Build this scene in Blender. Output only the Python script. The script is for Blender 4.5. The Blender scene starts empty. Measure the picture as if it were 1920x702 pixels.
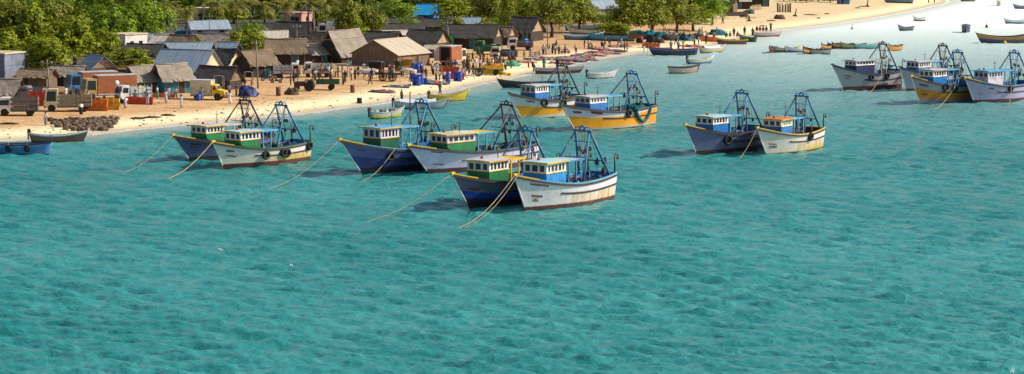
import bpy, bmesh, math, random
import numpy as np
from mathutils import Vector, Matrix, noise as mnoise
random.seed(11)
PI = math.pi
R = math.radians
col = bpy.context.scene.collection
scn = bpy.context.scene

# ------------------------------------------------------------------ camera
F, CX, CY, HC = 4500.0, 960.0, 351.0, 26.7        # focal length in photo pixels, photo centre, eye height
PITCH = math.atan(516.0 / F)
cam_d = bpy.data.cameras.new('camera')
cam = bpy.data.objects.new('camera', cam_d)
col.objects.link(cam)
cam.location = (0, 0, HC)
cam.rotation_euler = (PI / 2 - PITCH, 0, 0)
cam_d.sensor_width = 36
cam_d.lens = 36 * F / 1920
cam_d.clip_end = 20000
cam_d.clip_start = 1
scn.camera = cam

def ray(px, py):
    u, v = (px - CX) / F, (CY - py) / F
    c, s = math.cos(PITCH), math.sin(PITCH)
    return Vector((u, c + v * s, -s + v * c))

def at_z(px, py, z=0.0):
    d = ray(px, py)
    t = (z - HC) / d.z
    return Vector((d.x * t, d.y * t, z))

def W(px, py):
    return at_z(px, py, 0.0)

# ------------------------------------------------------------------ shoreline and terrain
SHORE_PX = [(-900, 300), (-300, 275), (0, 263), (60, 261), (120, 257), (170, 252), (240, 243), (330, 235), (430, 226), (520, 217),
            (582, 211), (638, 202), (694, 197), (741, 188), (800, 178), (850, 169), (885, 160), (913, 155), (938, 150),
            (970, 143), (1005, 136), (1050, 126), (1084, 118), (1120, 110), (1186, 100), (1217, 97), (1290, 94), (1354, 82),
            (1415, 67), (1456, 57), (1510, 51), (1560, 45), (1634, 34), (1690, 24), (1715, 19), (1745, 12), (1768, 7), (1775, 3),
            (1765, -2), (1730, -9), (1600, -25), (1400, -48)]
shore = [W(*p).to_2d() for p in SHORE_PX]
shore += [Vector((-200, 1400)), Vector((-3000, 1500)), Vector((-3000, 100))]
SX = np.array([p.x for p in shore]); SY = np.array([p.y for p in shore])

def shore_dist(x, y):
    """signed distance to the shoreline, positive on land"""
    x = np.atleast_1d(np.asarray(x, float)); y = np.atleast_1d(np.asarray(y, float))
    best = np.full(x.shape, 1e9); inside = np.zeros(x.shape, bool)
    n = len(SX)
    for i in range(n):
        ax, ay, bx, by = SX[i], SY[i], SX[(i + 1) % n], SY[(i + 1) % n]
        dx, dy = bx - ax, by - ay
        t = np.clip(((x - ax) * dx + (y - ay) * dy) / (dx * dx + dy * dy), 0, 1)
        best = np.minimum(best, np.hypot(x - ax - t * dx, y - ay - t * dy))
        c = (ay > y) != (by > y)
        with np.errstate(divide='ignore', invalid='ignore'):
            xi = (bx - ax) * (y - ay) / (by - ay) + ax
        inside ^= c & (x < xi)
    return np.where(inside, best, -best)

def terr_from(d):
    return np.where(d > 0, 1.5 * (1 - np.exp(-d / 26.0)), np.maximum(-3.0, 0.07 * d))

def terr(x, y):
    return float(terr_from(shore_dist(x, y))[0])

def G(px, py):
    z = 0.8
    for _ in range(7):
        p = at_z(px, py, z); z = terr(p.x, p.y)
    p.z = z
    return p

def K(p):
    """photo pixels per metre at a world point"""
    c, s = math.cos(PITCH), math.sin(PITCH)
    return F / (p.y * c + (HC - p.z) * s)

# ------------------------------------------------------------------ world and sun
SUN_EL, SUN_AZ = R(37), R(84)                      # azimuth from +Y (view direction) towards +X (right)
world = bpy.data.worlds.new('World'); scn.world = world; world.use_nodes = True
nt = world.node_tree; bg = nt.nodes['Background']
sky = nt.nodes.new('ShaderNodeTexSky'); sky.sky_type = 'NISHITA'; sky.sun_disc = False
sky.sun_elevation = SUN_EL; sky.sun_rotation = SUN_AZ; sky.air_density = 1.4; sky.dust_density = 2.6; sky.ozone_density = 1.2
nt.links.new(sky.outputs[0], bg.inputs[0]); bg.inputs[1].default_value = 0.11
sl = bpy.data.lights.new('sun', 'SUN'); sl.energy = 5.0; sl.angle = R(0.55); sl.color = (1.0, 0.94, 0.82)
so = bpy.data.objects.new('sun', sl); col.objects.link(so)
sd = Vector((math.sin(SUN_AZ) * math.cos(SUN_EL), math.cos(SUN_AZ) * math.cos(SUN_EL), math.sin(SUN_EL)))
so.rotation_euler = sd.to_track_quat('Z', 'Y').to_euler(); so.location = (60, 100, 80)
scn.view_settings.view_transform = 'Standard'; scn.view_settings.look = 'None'; scn.view_settings.exposure = 0
scn.cycles.max_bounces = 6; scn.cycles.transparent_max_bounces = 6
scn.cycles.use_denoising = True; scn.cycles.sample_clamp_direct = 3.0; scn.cycles.sample_clamp_indirect = 3.0

# ------------------------------------------------------------------ materials
MATS = {}
def nodes_of(m):
    m.use_nodes = True
    n = m.node_tree
    return n, n.nodes['Principled BSDF'], n.links.new
def mixc(n, fac, a, b, mode='MIX'):
    x = n.nodes.new('ShaderNodeMix'); x.data_type = 'RGBA'; x.blend_type = mode
    if isinstance(fac, (int, float)): x.inputs[0].default_value = fac
    else: n.links.new(fac, x.inputs[0])
    for s, v in ((6, a), (7, b)):
        if isinstance(v, tuple): x.inputs[s].default_value = (*v[:3], 1)
        else: n.links.new(v, x.inputs[s])
    return x.outputs[2]
def noise_n(n, vec, scale, detail=3, rough=.6):
    t = n.nodes.new('ShaderNodeTexNoise'); t.inputs['Scale'].default_value = scale
    t.inputs['Detail'].default_value = detail; t.inputs['Roughness'].default_value = rough
    if vec is not None: n.links.new(vec, t.inputs['Vector'])
    return t.outputs['Fac']
def mapping(n, vec, scale, rot=(0, 0, 0)):
    m = n.nodes.new('ShaderNodeMapping'); n.links.new(vec, m.inputs[0]); m.inputs['Scale'].default_value = scale
    m.inputs['Rotation'].default_value = rot
    return m.outputs[0]
def rng(n, v, a, b, c=0., d=1.):
    r = n.nodes.new('ShaderNodeMapRange'); n.links.new(v, r.inputs[0])
    for i, q in enumerate((a, b, c, d)): r.inputs[i + 1].default_value = q
    return r.outputs[0]
def mth(n, op, a, b=None):
    r = n.nodes.new('ShaderNodeMath'); r.operation = op
    for i, v in enumerate((a, b)):
        if v is None: continue
        if isinstance(v, (int, float)): r.inputs[i].default_value = v
        else: n.links.new(v, r.inputs[i])
    return r.outputs[0]
def coords(n, kind='Object'):
    return n.nodes.new('ShaderNodeTexCoord').outputs[kind]
def geo_pos(n):
    return n.nodes.new('ShaderNodeNewGeometry').outputs['Position']
def bump(n, b, h, strength=.3, dist=.05):
    x = n.nodes.new('ShaderNodeBump'); x.inputs['Strength'].default_value = strength; x.inputs['Distance'].default_value = dist
    n.links.new(h, x.inputs['Height']); n.links.new(x.outputs[0], b.inputs['Normal'])

def M(name, rgb, rough=.7, var=.3, scale=2.0, metal=0., dirt=None, stretch=(1, 1, 1)):
    """painted or plain surface with uneven wear"""
    key = name
    if key in MATS: return MATS[key]
    m = bpy.data.materials.new(name); n, b, L = nodes_of(m)
    co = mapping(n, geo_pos(n), stretch)
    f = noise_n(n, co, scale, 4)
    dk = tuple(c * (1 - var) for c in rgb); lt = tuple(min(1, c * (1 + var * .55)) for c in rgb)
    c = mixc(n, rng(n, f, .3, .7), dk, lt)
    if dirt:
        f2 = noise_n(n, co, scale * .37, 5, .7)
        c = mixc(n, rng(n, f2, .46, .66, 0, .8), c, dirt)
    L(c, b.inputs['Base Color']); b.inputs['Roughness'].default_value = rough; b.inputs['Metallic'].default_value = metal
    bump(n, b, f, .25, .03)
    m.diffuse_color = (*rgb, 1)
    MATS[key] = m
    return m

def thatch_mat(name, light, dark):
    if name in MATS: return MATS[name]
    m = bpy.data.materials.new(name); n, b, L = nodes_of(m)
    co = coords(n)
    f = noise_n(n, mapping(n, co, (7, 1.2, 1.2)), 1.6, 5, .75)
    g = noise_n(n, geo_pos(n), .5, 3)
    w = n.nodes.new('ShaderNodeTexWave'); w.bands_direction = 'Z'; w.inputs['Scale'].default_value = 1.1
    w.inputs['Distortion'].default_value = 5; w.inputs['Detail'].default_value = 2; L(co, w.inputs[0])
    c = mixc(n, rng(n, f, .3, .7), dark, light)
    c = mixc(n, rng(n, g, .4, .75, 0, .5), c, tuple(x * .55 for x in dark))
    c = mixc(n, rng(n, w.outputs['Fac'], .0, .35, .35, 0), c, tuple(x * .45 for x in dark))
    L(c, b.inputs['Base Color']); b.inputs['Roughness'].default_value = .95; bump(n, b, f, .6, .08)
    MATS[name] = m
    return m

def metal_roof_mat(name, rgb, rust=.3):
    if name in MATS: return MATS[name]
    m = bpy.data.materials.new(name); n, b, L = nodes_of(m)
    co = coords(n)
    w = n.nodes.new('ShaderNodeTexWave'); w.bands_direction = 'X'; w.inputs['Scale'].default_value = 1.3; L(co, w.inputs[0])
    f = noise_n(n, geo_pos(n), .6, 5, .65)
    s = noise_n(n, mapping(n, co, (3, .25, .25)), 1., 3)
    c = mixc(n, rng(n, s, .3, .7), tuple(x * .72 for x in rgb), tuple(min(1, x * 1.2) for x in rgb))
    c = mixc(n, rng(n, f, .55, .72, 0, rust), c, (.22, .12, .07))
    c = mixc(n, rng(n, w.outputs['Fac'], 0, .4, .3, 0), c, tuple(x * .4 for x in rgb))
    L(c, b.inputs['Base Color']); b.inputs['Roughness'].default_value = .6; b.inputs['Metallic'].default_value = .0
    bump(n, b, w.outputs['Fac'], .4, .05)
    MATS[name] = m
    return m

def plank_mat(name, light, dark, sc=2.2):
    if name in MATS: return MATS[name]
    m = bpy.data.materials.new(name); n, b, L = nodes_of(m)
    co = coords(n)
    f = noise_n(n, mapping(n, co, (sc * 2, sc * 2, .35)), 1.5, 4, .7)
    g = noise_n(n, geo_pos(n), .7, 3)
    c = mixc(n, rng(n, f, .32, .68), dark, light)
    c = mixc(n, rng(n, g, .45, .75, 0, .45), c, tuple(x * .5 for x in dark))
    L(c, b.inputs['Base Color']); b.inputs['Roughness'].default_value = .9; bump(n, b, f, .5, .05)
    MATS[name] = m
    return m

def leaf_mat(name, light, dark, warm):
    if name in MATS: return MATS[name]
    m = bpy.data.materials.new(name); n, b, L = nodes_of(m)
    p = geo_pos(n)
    f = noise_n(n, p, .55, 2); g = noise_n(n, p, 3.1, 2)
    oi = n.nodes.new('ShaderNodeObjectInfo').outputs['Random']
    c = mixc(n, rng(n, f, .35, .65), dark, light)
    c = mixc(n, rng(n, g, .5, .72, 0, .8), c, warm)
    c = mixc(n, rng(n, oi, 0, 1, 0, .22), c, tuple(x * .55 for x in dark))
    L(c, b.inputs['Base Color']); b.inputs['Roughness'].default_value = .6
    b.inputs['Specular IOR Level'].default_value = .25
    tr = n.nodes.new('ShaderNodeBsdfTranslucent'); L(c, tr.inputs[0])
    mx = n.nodes.new('ShaderNodeMixShader'); mx.inputs[0].default_value = .22
    L(b.outputs[0], mx.inputs[1]); L(tr.outputs[0], mx.inputs[2])
    L(mx.outputs[0], n.nodes['Material Output'].inputs[0])
    MATS[name] = m
    return m

def hull_mat(name, ramp, boot=(.10, .025, .025), boot_z=.5, rust=.4, stain=(.42, .2, .02), moss=0., tilt=0.):
    """hull paint: bands by the 'band' attribute (0 waterline .. 1 gunwale), boot top near the water, streaks of rust"""
    if name in MATS: return MATS[name]
    m = bpy.data.materials.new(name); n, b, L = nodes_of(m)
    a = n.nodes.new('ShaderNodeAttribute'); a.attribute_name = 'band'; bd = a.outputs['Fac']
    co = coords(n); sep = n.nodes.new('ShaderNodeSeparateXYZ'); L(co, sep.inputs[0])
    cr = n.nodes.new('ShaderNodeValToRGB'); cr.color_ramp.interpolation = 'CONSTANT'
    e = cr.color_ramp.elements
    e[0].position = 0; e[0].color = (*ramp[0][1], 1); e[1].position = ramp[1][0] if len(ramp) > 1 else 1; e[1].color = (*(ramp[1][1] if len(ramp) > 1 else ramp[0][1]), 1)
    for p, c in ramp[2:]:
        k = e.new(p); k.color = (*c, 1)
    wob = noise_n(n, co, 1.2, 3)
    L(mth(n, 'ADD', mth(n, 'ADD', bd, mth(n, 'MULTIPLY', sep.outputs[0], tilt)), mth(n, 'MULTIPLY', mth(n, 'SUBTRACT', wob, .5), .02)), cr.inputs[0])
    c = cr.outputs[0]
    big = noise_n(n, co, .8, 5, .65)
    c = mixc(n, rng(n, big, .35, .7, 0, .28), c, (.25, .22, .2), 'MULTIPLY')
    st = noise_n(n, mapping(n, co, (2.6, 2.6, .16)), 1.0, 5, .7)
    mask = mth(n, 'MULTIPLY', rng(n, st, .42, .58), rng(n, bd, .72, .5))
    aft = rng(n, sep.outputs[0], 4.0, -1.0, .1, 1.)
    c = mixc(n, mth(n, 'MULTIPLY', mth(n, 'MULTIPLY', mask, aft), rust), c, stain)
    st2 = noise_n(n, mapping(n, co, (5, 5, .5)), 1.0, 4, .7)
    c = mixc(n, mth(n, 'MULTIPLY', rng(n, st2, .54, .70), rust * .32), c, (.16, .08, .04))
    zz = mth(n, 'ADD', sep.outputs[2], mth(n, 'MULTIPLY', mth(n, 'SUBTRACT', st2, .5), .25))
    if moss:
        c = mixc(n, mth(n, 'MULTIPLY', rng(n, zz, boot_z + 1.0, boot_z, 0, moss), rng(n, sep.outputs[0], 2, -2, .2, 1)), c, (.46, .34, .015))
    c = mixc(n, rng(n, zz, boot_z + .03, boot_z - .03), c, boot)
    c = mixc(n, rng(n, zz, .16, .05), c, (.03, .035, .015))
    L(c, b.inputs['Base Color']); b.inputs['Roughness'].default_value = .45
    w = n.nodes.new('ShaderNodeTexWave'); w.bands_direction = 'Z'; w.inputs['Scale'].default_value = 1.4; L(co, w.inputs[0])
    bump(n, b, w.outputs['Fac'], .12, .03)
    MATS[name] = m
    return m

# ------------------------------------------------------------------ object helpers
def tag(o, label=None, cat=None, group=None, kind=None):
    if label: o['label'] = label
    if cat: o['category'] = cat
    if group: o['group'] = group
    if kind: o['kind'] = kind
    return o
def thing(name, label, cat, loc, rz=0, group=None, scale=1.0):
    o = bpy.data.objects.new(name, None); col.objects.link(o)
    o.location = loc; o.rotation_euler = (0, 0, rz); o.empty_display_size = .3
    o.scale = (scale,) * 3 if isinstance(scale, (int, float)) else scale
    return tag(o, label, cat, group)
def copy_tree(o, parent=None):
    c = o.copy(); col.objects.link(c)
    if parent is not None:
        mpi = o.matrix_parent_inverse.copy(); c.parent = parent; c.matrix_parent_inverse = mpi
    for ch in list(o.children):
        if ch.name in scn.objects: copy_tree(ch, c)
    return c
def setmat(o, m, slot=0):
    o.material_slots[slot].link = 'OBJECT'; o.material_slots[slot].material = m

class MB:
    """collects shapes and links them as ONE mesh"""
    def __init__(s): s.v = []; s.f = []; s.sm = []
    def add(s, vs, fs, smooth=False):
        k = len(s.v); s.v += [tuple(v) for v in vs]
        for f in fs: s.f.append(tuple(i + k for i in f)); s.sm.append(smooth)
        return s
    def box(s, c, d, rot=(0, 0, 0), taper=1.0):
        x, y, z = d[0] / 2, d[1] / 2, d[2] / 2
        m = Matrix.Translation(c)
        if rot != (0, 0, 0):
            from mathutils import Euler
            m = m @ Euler(rot).to_matrix().to_4x4()
        t = taper
        vs = [m @ Vector(p) for p in ((-x, -y, -z), (x, -y, -z), (x, y, -z), (-x, y, -z), (-x * t, -y * t, z), (x * t, -y * t, z), (x * t, y * t, z), (-x * t, y * t, z))]
        return s.add(vs, [(0, 3, 2, 1), (4, 5, 6, 7), (0, 1, 5, 4), (1, 2, 6, 5), (2, 3, 7, 6), (3, 0, 4, 7)])
    def tube(s, pts, r, n=6, cap=True, smooth=True):
        pts = [Vector(p) for p in pts]; rs = r if isinstance(r, (list, tuple)) else [r] * len(pts)
        vs, fs = [], []; up = None
        for i, p in enumerate(pts):
            d = (pts[min(i + 1, len(pts) - 1)] - pts[max(i - 1, 0)]).normalized()
            if up is None: up = Vector((0, 0, 1)) if abs(d.z) < .9 else Vector((1, 0, 0))
            a = d.cross(up).normalized(); b = a.cross(d).normalized(); up = b
            for k in range(n):
                q = 2 * PI * k / n
                vs.append(p + (a * math.cos(q) + b * math.sin(q)) * rs[i])
        for i in range(len(pts) - 1):
            for k in range(n):
                fs.append((i * n + k, i * n + (k + 1) % n, (i + 1) * n + (k + 1) % n, (i + 1) * n + k))
        if cap: fs += [tuple(range(n))[::-1], tuple((len(pts) - 1) * n + k for k in range(n))]
        return s.add(vs, fs, smooth)
    def lathe(s, prof, c=(0, 0, 0), n=12, axis='Z', smooth=True):
        vs, fs = [], []; c = Vector(c)
        for r, h in prof:
            for k in range(n):
                q = 2 * PI * k / n; a, b = r * math.cos(q), r * math.sin(q)
                vs.append(c + (Vector((a, b, h)) if axis == 'Z' else Vector((a, h, b)) if axis == 'Y' else Vector((h, a, b))))
        for i in range(len(prof) - 1):
            for k in range(n):
                fs.append((i * n + k, i * n + (k + 1) % n, (i + 1) * n + (k + 1) % n, (i + 1) * n + k))
        if prof[0][0] > 1e-4: fs.append(tuple(range(n))[::-1])
        if prof[-1][0] > 1e-4: fs.append(tuple((len(prof) - 1) * n + k for k in range(n)))
        return s.add(vs, fs, smooth)
    def prism(s, prof, y0, y1, smooth=False):
        """side profile (x, z) pushed from y0 to y1"""
        n = len(prof)
        vs = [(x, y0, z) for x, z in prof] + [(x, y1, z) for x, z in prof]
        fs = [tuple(range(n)), tuple(range(2 * n - 1, n - 1, -1))] + [(i, i + n, (i + 1) % n + n, (i + 1) % n) for i in range(n)]
        return s.add(vs, fs, smooth)
    def torus(s, c, R0, r, axis='Y', n=14, m=6):
        vs, fs = [], []; c = Vector(c)
        for i in range(n):
            a = 2 * PI * i / n
            for j in range(m):
                b = 2 * PI * j / m; q = R0 + r * math.cos(b); h = r * 1.25 * math.sin(b)
                p = (q * math.cos(a), h, q * math.sin(a)) if axis == 'Y' else (q * math.cos(a), q * math.sin(a), h) if axis == 'Z' else (h, q * math.cos(a), q * math.sin(a))
                vs.append(c + Vector(p))
        for i in range(n):
            for j in range(m):
                fs.append((i * m + j, ((i + 1) % n) * m + j, ((i + 1) % n) * m + (j + 1) % m, i * m + (j + 1) % m))
        return s.add(vs, fs, True)
    def lump(s, c, d, n=14, m=6, rough=.25, seed=0, fine=2.2):
        """uneven heap resting on z = c.z"""
        vs, fs = [], []; c = Vector(c)
        for i in range(m):
            th = PI / 2 * i / (m - 1)
            for k in range(n):
                a = 2 * PI * k / n
                p = Vector((math.cos(a) * math.cos(th), math.sin(a) * math.cos(th), math.sin(th)))
                q = 1 + rough * 2 * mnoise.noise(p * fine + Vector((seed * 3.1, seed, 0)))
                vs.append(c + Vector((p.x * d[0] / 2 * q, p.y * d[1] / 2 * q, p.z * d[2] * q if i else 0)))
        for i in range(m - 1):
            for k in range(n):
                fs.append((i * n + k, i * n + (k + 1) % n, (i + 1) * n + (k + 1) % n, (i + 1) * n + k))
        return s.add(vs, fs, True)
    def build(s, name, mat, parent=None, fix=True):
        me = bpy.data.meshes.new(name); me.from_pydata(s.v, [], s.f)
        for i, p in enumerate(me.polygons): p.use_smooth = s.sm[i]
        if fix:
            bm = bmesh.new(); bm.from_mesh(me); bmesh.ops.recalc_face_normals(bm, faces=bm.faces); bm.to_mesh(me); bm.free()
        me.materials.append(mat)
        o = bpy.data.objects.new(name, me); col.objects.link(o)
        if parent is not None: o.parent = parent
        return o

def skin(verts, edges, rads, sub=1):
    me = bpy.data.meshes.new('skin'); me.from_pydata(verts, edges, [])
    o = bpy.data.objects.new('skin', me); col.objects.link(o)
    md = o.modifiers.new('s', 'SKIN'); md.use_smooth_shade = True
    for i, r in enumerate(rads):
        rr = r if isinstance(r, tuple) else (r, r)
        me.skin_vertices[0].data[i].radius = rr
        me.skin_vertices[0].data[i].use_root = (i == 0)
    if sub:
        ss = o.modifiers.new('d', 'SUBSURF'); ss.levels = sub; ss.render_levels = sub
    dg = bpy.context.evaluated_depsgraph_get()
    out = bpy.data.meshes.new_from_object(o.evaluated_get(dg))
    bpy.data.objects.remove(o); bpy.data.meshes.remove(me)
    for p in out.polygons: p.use_smooth = True
    return out

# ------------------------------------------------------------------ beach and sea sheets
def axis_steps(lo, a, b, step, hi):
    v = list(np.arange(a, b + .1, step)); s = step; x = v[-1]
    while x < hi: s *= 1.25; x += s; v.append(x)
    s = step; x = v[0]; left = []
    while x > lo: s *= 1.25; x -= s; left.append(x)
    return np.array(left[::-1] + v)
gx = axis_steps(-5000, -170, 170, 2.0, 5000)
gy = np.concatenate([np.arange(20, 220, 6.0), axis_steps(219, 222, 760, 2.0, 9000)[1:]])
XX, YY = np.meshgrid(gx, gy)
DD = shore_dist(XX.ravel(), YY.ravel())
def sheet(name, zs, keep, mat, attr):
    nx, ny = len(gx), len(gy)
    idx = np.arange(nx * ny).reshape(ny, nx)
    quads = np.stack([idx[:-1, :-1], idx[:-1, 1:], idx[1:, 1:], idx[1:, :-1]], -1).reshape(-1, 4)
    k = keep[quads].any(1); quads = quads[k]
    used = np.unique(quads); remap = np.full(nx * ny, -1); remap[used] = np.arange(len(used))
    vs = np.stack([XX.ravel()[used], YY.ravel()[used], zs[used]], -1)
    me = bpy.data.meshes.new(name); me.from_pydata(vs.tolist(), [], remap[quads].tolist())
    for an, av in attr.items():
        at = me.attributes.new(an, 'FLOAT', 'POINT'); at.data.foreach_set('value', np.asarray(av)[used].astype(np.float32))
    me.polygons.foreach_set('use_smooth', [True] * len(me.polygons))
    me.materials.append(mat)
    o = bpy.data.objects.new(name, me); col.objects.link(o); tag(o, kind='structure')
    return o

def attr_n(n, name):
    a = n.nodes.new('ShaderNodeAttribute'); a.attribute_name = name
    return a.outputs['Fac']

m = bpy.data.materials.new('sand_ground'); n, b, L = nodes_of(m)
p = geo_pos(n); d = attr_n(n, 'shore'); inl = attr_n(n, 'green'); pk = attr_n(n, 'traffic')
f1 = noise_n(n, p, .12, 5, .6); f2 = noise_n(n, p, 1.4, 5, .7); f3 = noise_n(n, mapping(n, p, (.35, 1.2, 1), (0, 0, R(-18))), .35, 5, .7)
c = mixc(n, rng(n, f2, .3, .7), (.86, .68, .40), (.97, .84, .54))
dirt = mixc(n, rng(n, f2, .3, .7), (.43, .225, .088), (.65, .38, .17))
c = mixc(n, mth(n, 'MULTIPLY', pk, rng(n, f3, .3, .55, .7, 1)), c, dirt)
c = mixc(n, rng(n, mth(n, 'ADD', f3, mth(n, 'MULTIPLY', f2, .3)), .72, .84, 0, .5), c, (.20, .12, .08))
c = mixc(n, rng(n, mth(n, 'ADD', d, mth(n, 'MULTIPLY', f1, 3)), 5.2, 1.0), c, (.42, .31, .22))
c = mixc(n, mth(n, 'MULTIPLY', attr_n(n, 'village'), rng(n, f3, .3, .62, .55, 1)), c, (.17, .095, .05))
grn = mixc(n, rng(n, f1, .4, .6), (.03, .045, .015), (.10, .075, .04))
c = mixc(n, inl, c, grn)
L(c, b.inputs['Base Color']); b.inputs['Roughness'].default_value = .95
hb = mth(n, 'ADD', noise_n(n, p, .9, 5, .7), mth(n, 'MULTIPLY', f3, 1.5)); bump(n, b, hb, .9, .25)
SAND = m

zl = terr_from(DD)
traffic = np.clip((DD - 6) / 6, 0, 1) * np.where(XX.ravel() > 40, .55, 1.0)
lx = XX.ravel(); ly = YY.ravel()
vill = np.clip((DD - 30) / 16, 0, 1) * np.clip((70 - lx) / 20, 0, 1)
green = np.clip((DD - 56) / 30, 0, 1) * np.clip((60 - lx + (ly - 500) * .0) / 40, 0, 1)
sheet('beach', zl, DD > -60, SAND, {'shore': DD, 'traffic': traffic, 'green': green, 'village': vill})

m = bpy.data.materials.new('sea_water'); n, b, L = nodes_of(m)
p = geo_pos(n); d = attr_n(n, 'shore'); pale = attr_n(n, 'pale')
def wave(rot, sc, sq, det=3, dist=0):
    f = noise_n(n, mapping(n, p, (sq, 1.0, 1), (0, 0, R(rot))), sc, det, .6)
    return mth(n, 'SUBTRACT', 1.0, mth(n, 'MULTIPLY', mth(n, 'ABSOLUTE', mth(n, 'SUBTRACT', f, .5)), 2.6)) if dist else f
WAVE_A = .0140
n1 = wave(10, .55, .6, 3, 1); n2 = wave(-14, .21, .7, 2); n4 = wave(4, 2.9, .6, 4)
n3 = noise_n(n, p, .03, 3, .5)
deep = mixc(n, rng(n, n3, .35, .65), (.018, .218, .212), (.038, .28, .275))
c = mixc(n, pale, deep, (.88, .93, .90))  # whitened water colour paints in the far glare
c = mixc(n, rng(n, d, -9, -1.0, 0, .85), c, (.50, .52, .42))
fo = mth(n, 'ADD', d, mth(n, 'MULTIPLY', noise_n(n, p, .35, 4, .7), 2.4))
c = mixc(n, mth(n, 'MULTIPLY', rng(n, fo, -.5, .4), rng(n, fo, 1.6, .9)), c, (.85, .84, .78))
L(c, b.inputs['Base Color']); b.inputs['Roughness'].default_value = .12; b.inputs['IOR'].default_value = 1.5
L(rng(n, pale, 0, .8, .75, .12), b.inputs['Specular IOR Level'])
h = mth(n, 'ADD', mth(n, 'MULTIPLY', n1, .35), mth(n, 'MULTIPLY', n4, .28)); bump(n, b, h, 1.0, .45)
df = n.nodes.new('ShaderNodeBsdfDiffuse'); L(c, df.inputs[0]); mx = n.nodes.new('ShaderNodeMixShader'); L(rng(n, pale, .1, 1, 0, .72), mx.inputs[0]); L(b.outputs[0], mx.inputs[1]); L(df.outputs[0], mx.inputs[2]); L(mx.outputs[0], n.nodes['Material Output'].inputs[0])  # matte mix of the same colour strengthens the painted glare
WATER = m
ss = []; y = 60.0
while y < 760: ss.append(y); y *= 1.0015 if y > 125 else 1.02
while y < 12000: ss.append(y); y *= 1.12
wy1 = np.array(ss)
wu = np.concatenate([-np.geomspace(30, .26, 26)[:-1], np.arange(-.25, .2501, .0014), np.geomspace(.26, 30, 26)[1:]])
YW, UW = np.meshgrid(wy1, wu, indexing='ij'); XW = UW * YW
step = np.maximum(np.gradient(wy1)[:, None] * np.ones_like(UW), np.abs(np.gradient(wu)[None, :] * YW))
wx, wy = XW.ravel(), YW.ravel()
wd = np.full(wx.shape, -50.0); near = (np.abs(UW.ravel()) < .4) & (wy < 900)
wd[near] = shore_dist(wx[near], wy[near]); wd[~near] = shore_dist(wx[~near], wy[~near])
hz = np.zeros_like(XW); rw = np.random.RandomState(5)
for i in range(84):
    lam = .42 * (1.6 / .42) ** rw.rand() if i < 50 else 1.5 * 2.6 ** rw.rand()
    th = rw.normal(0, .45) + .15; k = 2 * PI / lam
    fade = np.clip((lam / step - 2.6) / 2.0, 0, 1)
    ph = k * (-math.sin(th) * XW - math.cos(th) * YW) + rw.rand() * 6.28
    hz += WAVE_A * (lam ** .8 if i < 50 else 1.25 * (lam / 1.5) ** .6) * fade * (np.sin(ph) + .18 * np.sin(2 * ph + .5))
pat = np.zeros_like(XW)
for i in range(14):
    lam = 14 * 6 ** rw.rand(); th = rw.rand() * 6.28; pat += np.sin(2 * PI / lam * (math.sin(th) * XW + .6 * math.cos(th) * YW) + rw.rand() * 6.28)
hz *= 1 + .04 * pat
hz *= np.clip(-wd.reshape(hz.shape) / 8, .12, 1)
pale = np.clip((wy - 280) / 300, 0, 1) ** 1.25 * np.clip((wx + 25) / 70, 0, 1)  # mask for the glare painted on the far right water
def sea_sheet():
    ny, nx = XW.shape; idx = np.arange(nx * ny).reshape(ny, nx)
    q = np.stack([idx[:-1, :-1], idx[:-1, 1:], idx[1:, 1:], idx[1:, :-1]], -1).reshape(-1, 4)
    q = q[(wd < 12)[q].any(1)]; used = np.unique(q); rm = np.full(nx * ny, -1); rm[used] = np.arange(len(used)); q = rm[q]
    vs = np.stack([wx, wy, hz.ravel()], -1)[used]
    me = bpy.data.meshes.new('sea'); me.vertices.add(len(vs)); me.vertices.foreach_set('co', vs.ravel().astype(np.float32))
    me.loops.add(q.size); me.loops.foreach_set('vertex_index', q.ravel().astype(np.int32))
    me.polygons.add(len(q)); me.polygons.foreach_set('loop_start', np.arange(0, q.size, 4, dtype=np.int32))
    me.update(calc_edges=True); me.validate()
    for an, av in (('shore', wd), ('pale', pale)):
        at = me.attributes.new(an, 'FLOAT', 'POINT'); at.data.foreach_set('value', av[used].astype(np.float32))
    me.polygons.foreach_set('use_smooth', [True] * len(me.polygons)); me.materials.append(WATER)
    o = bpy.data.objects.new('sea', me); col.objects.link(o); tag(o, kind='structure')
sea_sheet()
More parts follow.
